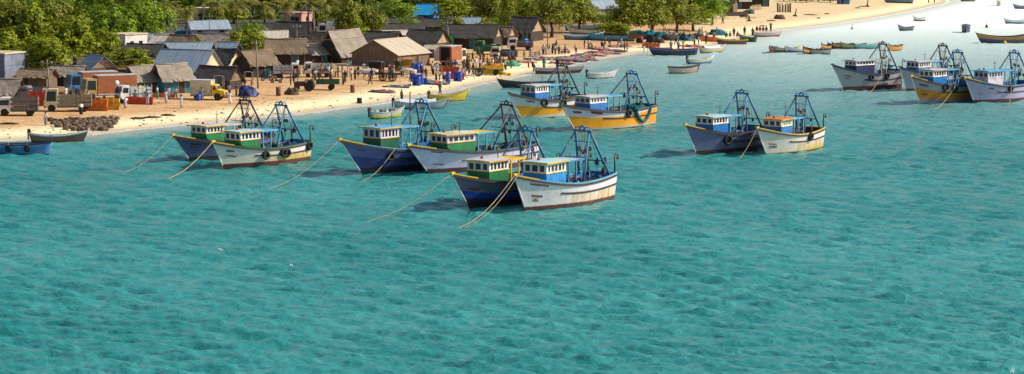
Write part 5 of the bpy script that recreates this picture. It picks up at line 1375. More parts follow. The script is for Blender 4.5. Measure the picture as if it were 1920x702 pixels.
# bullock carts and oxen
OXW = M('white_ox_hide', (.62, .57, .50), .8, .15, 2); OXB = M('brown_ox_hide', (.30, .20, .13), .8)
ov = [(0, 0, 1.12), (.55, 0, 1.2), (.9, 0, 1.3), (1.2, 0, 1.35), (1.45, 0, 1.38), (1.78, 0, 1.12), (-.5, 0, 1.2), (-.75, 0, 1.16), (-.86, 0, .8), (-.85, 0, .5)]
oe = [(0, 1), (1, 2), (2, 3), (3, 4), (4, 5), (0, 6), (6, 7), (7, 8), (8, 9)]; orr = [(.36, .42), (.34, .42), (.26, .36), (.16, .22), (.14, .16), (.08, .08), (.32, .36), (.2, .24), (.04, .04), (.05, .05)]
for s in (-1, 1):
    k = len(ov); ov += [(.62, s * .2, .85), (.66, s * .2, .48), (.64, s * .2, .06)]; oe += [(1, k), (k, k + 1), (k + 1, k + 2)]; orr += [(.13, .13), (.075, .075), (.07, .07)]
    k = len(ov); ov += [(-.58, s * .2, .88), (-.72, s * .2, .5), (-.64, s * .2, .06)]; oe += [(6, k), (k, k + 1), (k + 1, k + 2)]; orr += [(.17, .17), (.075, .075), (.07, .07)]
    k = len(ov); ov += [(1.3, s * .16, 1.52), (1.32, s * .28, 1.78)]; oe += [(4, k), (k, k + 1)]; orr += [(.04, .04), (.02, .02)]
OX = skin(ov, oe, orr, 1); OX.materials.append(OXW)
def ox(label, px, py, yaw, m_=OXW):
    o = bpy.data.objects.new('zebu_ox', OX); col.objects.link(o); o.location = G(px, py); o.rotation_euler.z = R(yaw); setmat(o, m_); tag(o, label, 'ox', 'oxen on the beach')
ox('white ox standing left of the dark cart frames', 690, 149, 176); ox('second white ox just right of the first', 699, 147, 172); ox('white ox harnessed near the blue drums', 771, 147, 182); ox('brown ox beside the white ox near the blue drums', 764, 144, 178, OXB)
def cart(label, px, py, yaw, m_):
    p = G(px, py); o = thing('bullock_cart', label, 'cart', p, R(yaw), 'bullock carts')
    MB().box((0, 0, 1.05), (2.4, 1.4, .1)).box((0, -.68, 1.2), (2.4, .05, .2)).box((0, .68, 1.2), (2.4, .05, .2)).build('platform', m_, o)
    MB().tube([(1.2, .3, 1.0), (3.0, .1, 1.2)], .05, 5).tube([(1.2, -.3, 1.0), (3.0, -.1, 1.2)], .05, 5).tube([(3.0, -.8, 1.25), (3.0, .8, 1.25)], .05, 5).build('yoke_pole', m_, o)
    for s in (-1, 1):
        t = MB().torus((0, s * .8, .68), .62, .06, 'Y', 18, 5).build('wheel', WOODDK, o); sp = MB()
        for k in range(6): a = k * PI / 6; sp.tube([(-.6 * math.cos(a), s * .8, .68 - .6 * math.sin(a)), (.6 * math.cos(a), s * .8, .68 + .6 * math.sin(a))], .035, 4)
        sp.lathe([(.0, -.1), (.12, -.09), (.12, .09), (.0, .1)], (0, s * .8, .68), 8, 'Y').build('spokes', WOODDK, t)
cart('dark wooden bullock cart right of the white oxen', 718, 152, 180, PLD); cart('second bullock cart, left of the yellow stall', 736, 153, 0, PLK); cart('bullock cart in the crowd beside the yellow trailer', 898, 143, 178, PLK)

def stall(label, px, py, w, d, h, roofm, sidem=None, name='market_stall'):
    p = G(px, py); o = thing(name, label, 'stall', p, R(-8), 'stalls along the beach')
    for x in (-1, 1):
        for y in (-1, 1): MB().box((x * w * .46, y * d * .46, h / 2), (.1, .1, h)).build('post', POLE, o)
    vs, fs = [], []
    for i in range(7):
        for j in range(4): vs.append(((i / 6 - .5) * w * 1.1, (j / 3 - .5) * d * 1.2, h + .12 + .12 * math.cos((i / 6 - .5) * 3) - .1 * j / 3 + .03 * math.sin(i * 3 + j)))
    for i in range(6):
        for j in range(3): fs.append((i * 4 + j, i * 4 + j + 1, i * 4 + j + 5, i * 4 + j + 4))
    MB().add(vs, fs, True).build('awning', roofm, o)
    MB().box((0, -d * .3, .8), (w * .85, .6, .08)).box((-w * .38, -d * .3, .38), (.08, .5, .76)).box((w * .38, -d * .3, .38), (.08, .5, .76)).build('counter', PLK, o)
    if sidem: MB().box((0, d * .4, h * .5), (w * .92, .06, h * .9)).build('back_panel', sidem, o)
stall('stall with dark teal awning behind the white oxen', 704, 139, 2.6, 2.0, 1.9, NETTEAL, PLD); stall('stall with sky blue awning left of the standing pair', 641, 144, 2.4, 1.8, 1.8, SKYP)
stall('stall with blue cover and yellow panel beside the large wooden shed', 745, 134, 1.6, 1.4, 1.7, BLUEP, PLK); stall('yellow panelled stall in front of the large wooden shed', 762, 134, 2.0, 1.6, 2.0, YELP, YELP)
stall('bright yellow stall with white top beside the low spreading tree', 225, 130, 3.6, 2.2, 2.6, WHITEP, M('bright_yellow_panel', (.85, .58, .01), .6))
stall('white framed stall in front of the open dark shelter', 410, 173, 1.5, .8, 2.2, WHITEP, None); stall('second white framed stall, left of the wooden pole', 466, 161, 1.3, .8, 1.9, WHITEP, None)
stall('stall with green awning under the bright tree at the beach corner', 1330, 68, 3.4, 2, 1.9, NETGRN, None); stall('stall with teal awning left of the bright tree', 1232, 68, 3.0, 2, 1.8, NETTEAL, None); stall('stall with dark awning near the navy boat', 1268, 72, 3.4, 2, 1.9, TARPD, None)

# ------------------------------------------------------------------ crates, drums, traps, nets
def crate_tree(name, m_, d=(.62, .42, .36)):
    mb = MB(); x, y, z = d; t = .035
    mb.box((0, 0, t / 2), (x, y, t))
    for s in (-1, 1):
        for k in range(3): mb.box((0, s * (y / 2 - t / 2), .05 + z * (.16 + .31 * k)), (x, t, z * .25)); mb.box((s * (x / 2 - t / 2), 0, .05 + z * (.16 + .31 * k)), (t, y - 2 * t - .004, z * .25))
        for q in (-1, 1): mb.box((s * (x / 2 + .008), q * (y / 2 + .008), z / 2 + .02), (.05, .05, z + .04))
    o = mb.build(name, m_); me = o.data; bpy.data.objects.remove(o); return me
CR = crate_tree('fish_crate', ORANGEP); CRC = {'orange': ORANGEP, 'red': M('red_crate', (.52, .05, .015), .5), 'yellow': YELP, 'blue': M('blue_crate', (.01, .06, .38), .5)}
rc = random.Random(12)
def crates(px, py, n, colr, place, spread=1.4, up=2, big=1.25):
    base = G(px, py); spots = []
    for i in range(n):
        o = bpy.data.objects.new('fish_crate', CR); col.objects.link(o); lv = i % up; k = i // up
        o.location = base + Vector(((k % 4) * .85 - spread + rc.uniform(-.06, .06), (k // 4) * .7 + rc.uniform(-.05, .05), lv * .50)); o.location.z = terr(o.location.x, o.location.y) + lv * .50
        o.scale = (big,) * 3; o.rotation_euler.z = rc.uniform(-.15, .15); o.material_slots[0].link = 'OBJECT'; o.material_slots[0].material = CRC[colr]
        tag(o, '%s fish crate in the stack %s' % (colr, place), 'crate', '%s crates %s' % (colr, place))
crates(180, 208, 20, 'orange', 'right of the cream lorry', 1.4, 3); crates(203, 206, 9, 'yellow', 'between the cream lorry and the pickup', .6, 3); crates(78, 199, 16, 'red', 'between the two left trucks', 1.2, 4)
crates(100, 186, 8, 'red', 'beside the cream lorry cab', .8, 2); crates(262, 196, 10, 'red', 'beside the pale blue pickup', 1.2, 2); crates(310, 183, 10, 'orange', 'in front of the teal walled hut', 1.6, 1); crates(850, 149, 14, 'red', 'in the crowd at the landing place', 1.3, 4)
crates(915, 139, 8, 'yellow', 'beside the yellow trailer', .8, 2); crates(232, 190, 6, 'orange', 'left of the pale blue pickup', .8, 2); crates(1222, 90, 10, 'orange', 'under the trees near the navy boat', 1.4, 2); crates(1340, 79, 14, 'orange', 'behind the pale green boat', 2.4, 2); crates(780, 158, 8, 'blue', 'beside the seated person', .4, 3)
def drum(label, px, py, m_, h=1.0, r=.32, group='drums and barrels', z=0):
    o = MB().lathe([(.0, 0), (r * .95, 0), (r, .04), (r * .97, h * .31), (r * 1.03, h * .33), (r * .97, h * .35), (r * .97, h * .64), (r * 1.03, h * .66), (r * .97, h * .68), (r, h - .04), (r * .94, h), (r * .9, h - .04), (0, h - .05)], n=14).build('oil_drum', m_); o.location = G(px, py) + Vector((0, 0, z)); tag(o, label, 'drum', group)
RUSTD = M('rusty_drum', (.16, .07, .05), .8, .4, 3)
drum('rusty drum standing alone on the sand left of the tractor heap', 522, 180, RUSTD, 1.25, .36); drum('rusty drum standing alone on the sand in the middle of the beach', 661, 174, RUSTD, 1.15, .34); drum('black bucket drum at the water edge', 674, 194, TYRE, .75, .36)
BD = M('blue_drum', (.01, .06, .42), .4)
for i, (px, py) in enumerate(((777, 160), (784, 161), (790, 159), (776, 136), (783, 137), (790, 136), (855, 152), (862, 153), (840, 156))): drum(['blue drum left in the row beside the seated person', 'blue drum middle in the row beside the seated person', 'blue drum right in the row beside the seated person', 'blue drum left in the row by the yellow stall', 'blue drum middle in the row by the yellow stall', 'blue drum right in the row by the yellow stall', 'left blue drum in front of the crowd', 'right blue drum in front of the crowd', 'blue drum at the feet of the red crates'][i], px, py, BD, 1.5, .4)
drum('blue tub in front of the yellow bonneted truck', 372, 189, BD, .9, .38); drum('small red drum beside the blue tarpaulin heap', 424, 184, REDP, .6, .28)
def heap(label, px, py, w, d, h, m_, name='net_heap', group='nets spread on the sand', rough=.35, cat='fishing net'):
    o = MB().lump((0, 0, 0), (w, d, h), 22, 6, rough, px * .37, 3.2).build(name, m_); o.location = G(px, py) + Vector((0, 0, -.03)); o.rotation_euler.z = rc.uniform(-.3, .3); tag(o, label, cat, group)
def float_mat(name, base, specks):
    m_ = bpy.data.materials.new(name); n, b, L = nodes_of(m_); co = geo_pos(n)
    v = n.nodes.new('ShaderNodeTexVoronoi'); v.inputs['Scale'].default_value = 2.6; L(co, v.inputs['Vector'])
    sp = n.nodes.new('ShaderNodeSeparateColor'); L(v.outputs['Color'], sp.inputs[0])
    cr = n.nodes.new('ShaderNodeValToRGB'); cr.color_ramp.interpolation = 'CONSTANT'; e = cr.color_ramp.elements; e[0].color = (*base, 1); e[1].position = .45; e[1].color = (*specks[0], 1)
    for i, s in enumerate(specks[1:]): k = e.new(.45 + .5 * (i + 1) / len(specks)); k.color = (*s, 1)
    L(sp.outputs[0], cr.inputs[0]); L(cr.outputs[0], b.inputs['Base Color']); b.inputs['Roughness'].default_value = .9; return m_
FL1 = float_mat('net_with_red_floats', (.24, .10, .09), [(.5, .10, .06), (.55, .26, .20), (.10, .10, .25), (.42, .30, .24)])
FL2 = float_mat('net_with_mixed_floats', (.12, .06, .07), [(.45, .06, .06), (.03, .25, .2), (.55, .42, .05), (.05, .05, .2)])
heap('flat heap of red and green nets nearest the water in mid beach', 715, 174, 4.0, 1.7, .42, FL2); heap('flat heap of red nets left of the seated person', 741, 164, 4.2, 1.5, .4, FL2); heap('yellow end of the flat net heap in mid beach', 731, 172, .8, .8, .35, NETYEL)
heap('brown heap of gear behind the rusty drum left of the tractor', 548, 178, 1.9, 1.2, 1.0, NETBROWN); heap('dark blue tarpaulin heap right of the open dark shelter', 466, 181, 2.8, 2.0, 1.3, M('dark_blue_tarp', (.015, .02, .12), .7, .4, 3, dirt=(.1, .14, .3)), 'tarpaulin_heap', cat='tarpaulin', rough=.45)
NH = [(812, 158, 5, 'red net strip left of the crowd'), (800, 154, 3.6, 'short red net strip right of the blue drums'), (985, 118, 4, 'small red net heap left of the maroon boat'), (1030, 112, 7, 'wide red net spread behind the maroon boat'), (1050, 120, 5, 'red net heap beside the maroon boat'), (1062, 110, 5.5, 'mottled net spread on the sand ridge'), (1085, 108, 6, 'pink net spread left of the far red nets'), (1105, 104, 6, 'pink and blue net spread at the water edge'), (1128, 100, 6.5, 'mottled pink net spread in the middle of the landing'), (1150, 97, 6, 'red and blue net spread near the standing pair'), (1120, 93, 4.5, 'small dark red net strip behind the pink spread'), (1160, 88, 5, 'dark net strip beside the standing pair'), (1005, 113, 4.5, 'red net heap in front of the motorbikes'), (1240, 92, 5, 'pale net heap behind the navy boat'), (1295, 88, 5, 'grey net heap right of the orange net'), (1075, 116, 4.4, 'low red net heap just above the rusty gallows'), (1096, 113, 5, 'red net strip along the water edge')]
for i, (px, py, w, lb) in enumerate(NH): heap(lb, px, py, w, w * .62, .42, FL1 if i % 3 else FL2)
heap('pale green net heap at the water edge by the yellow floats', 957, 124, 3.4, 1.8, .8, NETGRN); heap('small yellow net heap at the water edge', 946, 141, 1.4, 1, .5, NETYEL); heap('second small yellow net heap nearest the water edge', 956, 142, .9, .8, .45, NETYEL)
for i, (px, py, m_, lb) in enumerate(((1215, 70, NETTEAL, 'teal covered heap under the tall olive tree'), (1240, 72, NETTEAL, 'second teal covered heap under the olive trees'), (1255, 76, TARPD, 'dark covered heap behind the orange net'), (1282, 76, NETTEAL, 'teal covered heap left of the bright tree'), (1308, 74, TARPD, 'dark covered heap under the bright tree'), (1228, 80, TARPD, 'dark covered heap near the orange crates'), (1345, 66, NETTEAL, 'teal covered heap at the edge of the open sand'), (1404, 26, M('dark_green_cover', (.02, .09, .08), .9), 'green covered heap right of the low dark wall'), (1395, 36, NETBROWN, 'brush heap on the open sand'), (1462, 36, NETBROWN, 'small dark brush heap on the far sand'))):
    heap(lb, px, py, 4.0 if i < 7 else 3, 2.4, 1.25 if i < 7 else 1.0, m_, 'covered_heap', 'covered heaps under the trees', .3, 'heap')

# rows of dark fish traps
TRAP = MB().lathe([(.0, .02), (.34, .0), (.42, .14), (.44, .3), (.36, .46), (.20, .52), (.17, .44), (.12, .3), (0, .28)], n=12).torus((0, 0, .2), .44, .03, 'Z', 12, 4).torus((0, 0, .36), .41, .03, 'Z', 12, 4)
to = TRAP.build('fish_trap', M('dark_basket', (.12, .08, .055), .95, .5, 6, dirt=(.26, .19, .12))); TM = to.data; bpy.data.objects.remove(to)
rowsT = [(97, 229, 218, 13), (100, 234, 218, 13), (105, 239, 212, 12), (122, 244, 206, 9), (140, 248, 200, 7)]
for r_, (xa, y_, xb_, n_) in enumerate(rowsT):
    for i in range(n_ + 2):
        o = bpy.data.objects.new('fish_trap', TM); col.objects.link(o); q = G(xa + (xb_ - xa) * i / (n_ + 1) + rc.uniform(-2, 2), y_ - (xa + (xb_ - xa) * i / (n_ + 1) - 90) * .035 + rc.uniform(-1, 1))
        o.location = q; o.rotation_euler = (rc.uniform(-.2, .2), rc.uniform(-.2, .2), rc.uniform(0, 6)); o.scale = (.92, .92, .75 + rc.random() * .35)
        tag(o, 'dark round fish trap in the rows laid out near the canoe', 'fish trap', 'fish traps laid out in rows near the canoe')
# stake fence, posts and driftwood on the far sand
p = G(1470, 23); o = thing('stake_fence', 'round pen of upright stakes on the far sand', 'fence', p, 0)
for i in range(14):
    a = i / 14 * 2 * PI; MB().tube([(1.7 * math.cos(a), 1.2 * math.sin(a), -.2), (1.7 * math.cos(a) + rc.uniform(-.1, .1), 1.2 * math.sin(a), 2.2 + rc.uniform(-.3, .3))], .13, 5).build('stake', PLK, o)
for px, py, h, lb in ((1491, 31, 2.0, 'leaning dark post on the far sand right of the stake pen'), (1626, 13, 2.6, 'dark post with debris near the sand spit'), (1404, 40, .6, 'stump on the open sand')):
    q = G(px, py); o = MB().tube([(0, 0, -.2), (.1, 0, h / 2), (.3, 0, h)], [.2, .15, .1], 6).lump((0, 0, 0), (1.2, .8, .4), seed=px).build('driftwood_post', PLD); o.location = q; tag(o, lb, 'post', 'posts on the far sand')
for i, (px, py, w, lb) in enumerate(((1520, 29, 3.6, 'long driftwood log right of the leaning post'), (1551, 27, 1.4, 'dark driftwood lump on the far sand'), (1608, 16, 1.6, 'driftwood lump near the dark post'), (1620, 13, 3.2, 'driftwood log beside the dark post'), (1535, 35, 1.0, 'small driftwood piece near the far water edge'), (1446, 40, 2.4, 'driftwood scatter below the stake pen'), (1430, 50, 1.6, 'dark driftwood near the row of people in the white boat'), (258, 224, 2.0, 'dark drift line stick left of the beach tracks'), (285, 222, 2.6, 'dark drift stick in the middle of the beach tracks'), (315, 218, 2.0, 'dark drift stick right of the beach tracks'), (18, 234, 2.4, 'dark driftwood on the left beach below the pickup'), (452, 196, 1.0, 'dark lump on the sand above the left pair of trawlers'), (460, 197, .8, 'second dark lump on the sand above the left pair'))):
    o = MB().tube([(-w / 2, 0, .1), (-w / 6, .1, .16), (w / 4, -.05, .14), (w / 2, .1, .1)], [.08, .14, .12, .05], 6).tube([(0, 0, .12), (w * .15, .3, .3)], [.06, .03], 5).build('driftwood', PLD); o.location = G(px, py); o.rotation_euler.z = rc.uniform(-.4, .4); tag(o, lb, 'driftwood', 'driftwood on the sand')
# motorbikes parked at the landing place
def motorbike(label, px, py, yaw, m_):
    o = thing('motorbike', label, 'motorbike', G(px, py), R(yaw), 'motorbikes at the landing place')
    for x in (-.62, .62):
        t = MB().torus((x, 0, .3), .25, .06, 'Y', 14, 5).build('wheel', TYRE, o); MB().lathe([(.0, -.04), (.2, -.03), (.2, .03), (0, .04)], (x, 0, .3), 10, 'Y').build('rim', GREYW, t)
    MB().box((-.02, 0, .42), (.5, .26, .32), taper=.8).tube([(-.6, 0, .32), (-.2, 0, .5)], .05, 5).tube([(.62, 0, .3), (.42, 0, .95)], .05, 5).build('frame', STEELD, o)
    MB().lathe([(.0, -.25), (.12, -.2), (.15, 0), (.1, .22), (0, .26)], (.18, 0, .76), 8, 'X').build('tank', m_, o); MB().box((-.38, 0, .78), (.7, .24, .1)).build('seat', TYRE, o)
    MB().tube([(.4, -.34, 1.02), (.44, 0, .98), (.4, .34, 1.02)], .03, 5).build('handlebar', STEELD, o); MB().lathe([(.0, -.06), (.1, -.04), (.11, .05), (0, .07)], (.55, 0, .86), 8, 'X').build('headlight', WHITEP, o)
for i, (px, py, yw) in enumerate(((1003, 107, 60), (1010, 106, 70), (1060, 101, 10), (500, 152, 20), (518, 156, 170))): motorbike(['motorbike left of two parked behind the red nets', 'motorbike right of two parked behind the red nets', 'red motorbike standing alone behind the nets', 'motorbike parked below the brown thatched hut', 'motorbike lying near the small white pickup'][i], px, py, yw, REDP if i in (2,) else NAVYP)

# ------------------------------------------------------------------ people
def body(pose):
    s = {'stand': 0, 'walk': .32}.get(pose, 0)
    v = [(0, 0, .95), (0, 0, 1.12), (0, 0, 1.32), (0, .0, 1.46), (0, .02, 1.56), (0, .03, 1.68)]; r = [(.15, .11), (.14, .1), (.17, .11), (.06, .06), (.085, .09), (.08, .09)]
    e = [(0, 1), (1, 2), (2, 3), (3, 4), (4, 5)]
    v.append((0, .13, 1.59)); e.append((4, 6)); r.append((.025, .025))           # nose
    for q in (-1, 1):
        k = len(v)
        if pose == 'carry': arm = [(q * .2, 0, 1.4), (q * .34, .03, 1.55), (q * .2, .04, 1.78), (q * .14, .04, 1.86)]
        elif pose == 'bend': arm = [(q * .2, .0, 1.4), (q * .22, .14, 1.15), (q * .2, .3, .98), (q * .2, .36, .9)]
        else: arm = [(q * .2, 0, 1.4), (q * .26, -.02 - s * .3 * q, 1.13), (q * .27, .08 - s * .3 * q, .9), (q * .27, .12 - s * .3 * q, .80)]
        v += arm; e += [(2, k), (k, k + 1), (k + 1, k + 2), (k + 2, k + 3)]; r += [(.06, .06), (.045, .045), (.033, .033), (.035, .02)]
        k = len(v)
        if pose == 'sit': leg = [(q * .1, .06, .9), (q * .14, .42, .96), (q * .13, .40, .55), (q * .13, .52, .50)]
        else: leg = [(q * .1, 0, .88), (q * .11, .03 + s * q * .55, .5), (q * .11, -.02 + s * q * .9, .09), (q * .11, .12 + s * q * .9, .04)]
        v += leg; e += [(0, k), (k, k + 1), (k + 1, k + 2), (k + 2, k + 3)]; r += [(.09, .09), (.06, .06), (.042, .042), (.045, .03)]
    if pose == 'bend':
        v = [tuple((Matrix.Rotation(R(-48), 3, 'X') @ (Vector(p) - Vector((0, 0, .95)))) + Vector((0, 0, .95))) if p[2] > .97 or (abs(p[0]) > .17) else p for p in v]
    if pose == 'sit': v = [(p[0], p[1], p[2] - .5) for p in v]
    return skin(v, e, r, 1)
def shirt_mesh(pose):
    mb = MB(); dz = -.5 if pose == 'sit' else 0
    prof = [(.16, .9), (.165, 1.05), (.185, 1.2), (.205, 1.36), (.16, 1.44), (.07, 1.48)]
    mb.lathe(prof, (0, 0, dz), 12)
    mb.v = [(x * 1.08, y * .74, z) for x, y, z in mb.v]
    for q in (-1, 1):
        if pose == 'carry': mb.tube([(q * .17, 0, 1.4), (q * .30, .03, 1.53)], [.085, .075], 7)
        elif pose == 'bend': mb.tube([(q * .17, .0, 1.4), (q * .215, .11, 1.2)], [.085, .07], 7)
        else: mb.tube([(q * .17, 0, 1.4 + dz), (q * .245, -.015, 1.18 + dz)], [.085, .07], 7)
    if pose == 'bend': mb.v = [tuple((Matrix.Rotation(R(-48), 3, 'X') @ (Vector(p) - Vector((0, 0, .95)))) + Vector((0, 0, .95))) for p in mb.v]
    o = mb.build('shirt', WHITEP); me = o.data; bpy.data.objects.remove(o); return me
def lower_mesh(pose, kind):
    mb = MB()
    if pose == 'sit':
        for q in (-1, 1): mb.tube([(q * .09, -.02, .42), (q * .14, .40, .47), (q * .13, .39, .2)], [.13, .10, .08], 8)
    elif kind == 'sarong' and pose != 'walk':
        mb.lathe([(.19, .16), (.19, .5), (.18, .85), (.165, 1.0)], (0, 0, 0), 12); mb.v = [(x * 1.05, y * .85 + .01, z) for x, y, z in mb.v]
    else:
        s = .32 if pose == 'walk' else 0
        for q in (-1, 1): mb.tube([(q * .085, 0, .98), (q * .1, .02, .86), (q * .11, .03 + s * q * .55, .5), (q * .11, -.015 + s * q * .85, .14)], [.13, .115, .085, .07], 8)
    o = mb.build('trousers', NAVYP); me = o.data; bpy.data.objects.remove(o); return me
SKINM = M('brown_skin', (.16, .075, .04), .6, .15, 3); HAIRM = M('black_hair', (.012, .010, .010), .6)
BODY, SHIRT, LOW = {}, {}, {}
for ps in ('stand', 'walk', 'carry', 'bend', 'sit'):
    BODY[ps] = body(ps); BODY[ps].materials.append(SKINM); SHIRT[ps] = shirt_mesh(ps)
    for kd in ('sarong', 'trousers'): LOW[ps, kd] = lower_mesh(ps, kd)
def hair_mesh():
    o = MB().lathe([(.098, 1.60), (.105, 1.68), (.095, 1.745), (.06, 1.785), (.0, 1.80)], (0, .005, 0), 12).build('hair', HAIRM); me = o.data; bpy.data.objects.remove(o); return me
HAIRS = {'stand': hair_mesh()}
for ps, fn in (('bend', lambda p: (Matrix.Rotation(R(-48), 3, 'X') @ (Vector(p) - Vector((0, 0, .95)))) + Vector((0, 0, .95))), ('sit', lambda p: Vector(p) - Vector((0, 0, .5)))):
    me = HAIRS['stand'].copy(); 
    for v in me.vertices: v.co = fn(v.co)
    HAIRS[ps] = me
CL = {'white': M('white_cloth', (.74, .71, .70), .9), 'lilac': M('lilac_cloth', (.46, .42, .62), .9), 'blue': M('blue_cloth', (.02, .08, .38), .9), 'navy': M('navy_cloth', (.015, .02, .07), .9), 'red': M('red_cloth', (.48, .04, .03), .9), 'orange': M('orange_cloth', (.66, .20, .03), .9), 'yellow': M('yellow_cloth', (.70, .48, .05), .9), 'green': M('green_cloth', (.03, .22, .10), .9), 'pink': M('pink_cloth', (.55, .10, .22), .9), 'brown': M('brown_cloth', (.14, .08, .05), .9), 'black': M('black_cloth', (.018, .017, .018), .9), 'grey': M('grey_cloth', (.28, .28, .30), .9), 'teal': M('teal_cloth', (.02, .25, .30), .9), 'bare': SKINM}
rp = random.Random(21)
def person(label, px, py, pose='stand', top='white', low='navy', kind=None, yaw=None, z=None, h=1.0, water=False):
    p = W(px, py) if z is not None else G(px, py)
    if z is not None: p.z = z
    kind = kind or rp.choice(['sarong', 'trousers'])
    o = thing('person', label, 'person', p, rp.uniform(0, 6.28) if yaw is None else R(yaw), 'people on the beach and in the boats', 1.04 * h * rp.uniform(.95, 1.06))
    b = bpy.data.objects.new('body', BODY[pose]); col.objects.link(b); b.parent = o
    if top != 'bare':
        c = bpy.data.objects.new('shirt', SHIRT[pose]); col.objects.link(c); c.parent = o; setmat(c, CL[top])
    d = bpy.data.objects.new('sarong' if kind == 'sarong' and pose not in ('walk', 'sit') else 'trousers', LOW[pose, kind]); col.objects.link(d); d.parent = o; setmat(d, CL[low])
    k = bpy.data.objects.new('hair', HAIRS.get(pose, HAIRS['stand'])); col.objects.link(k); k.parent = o
    return o
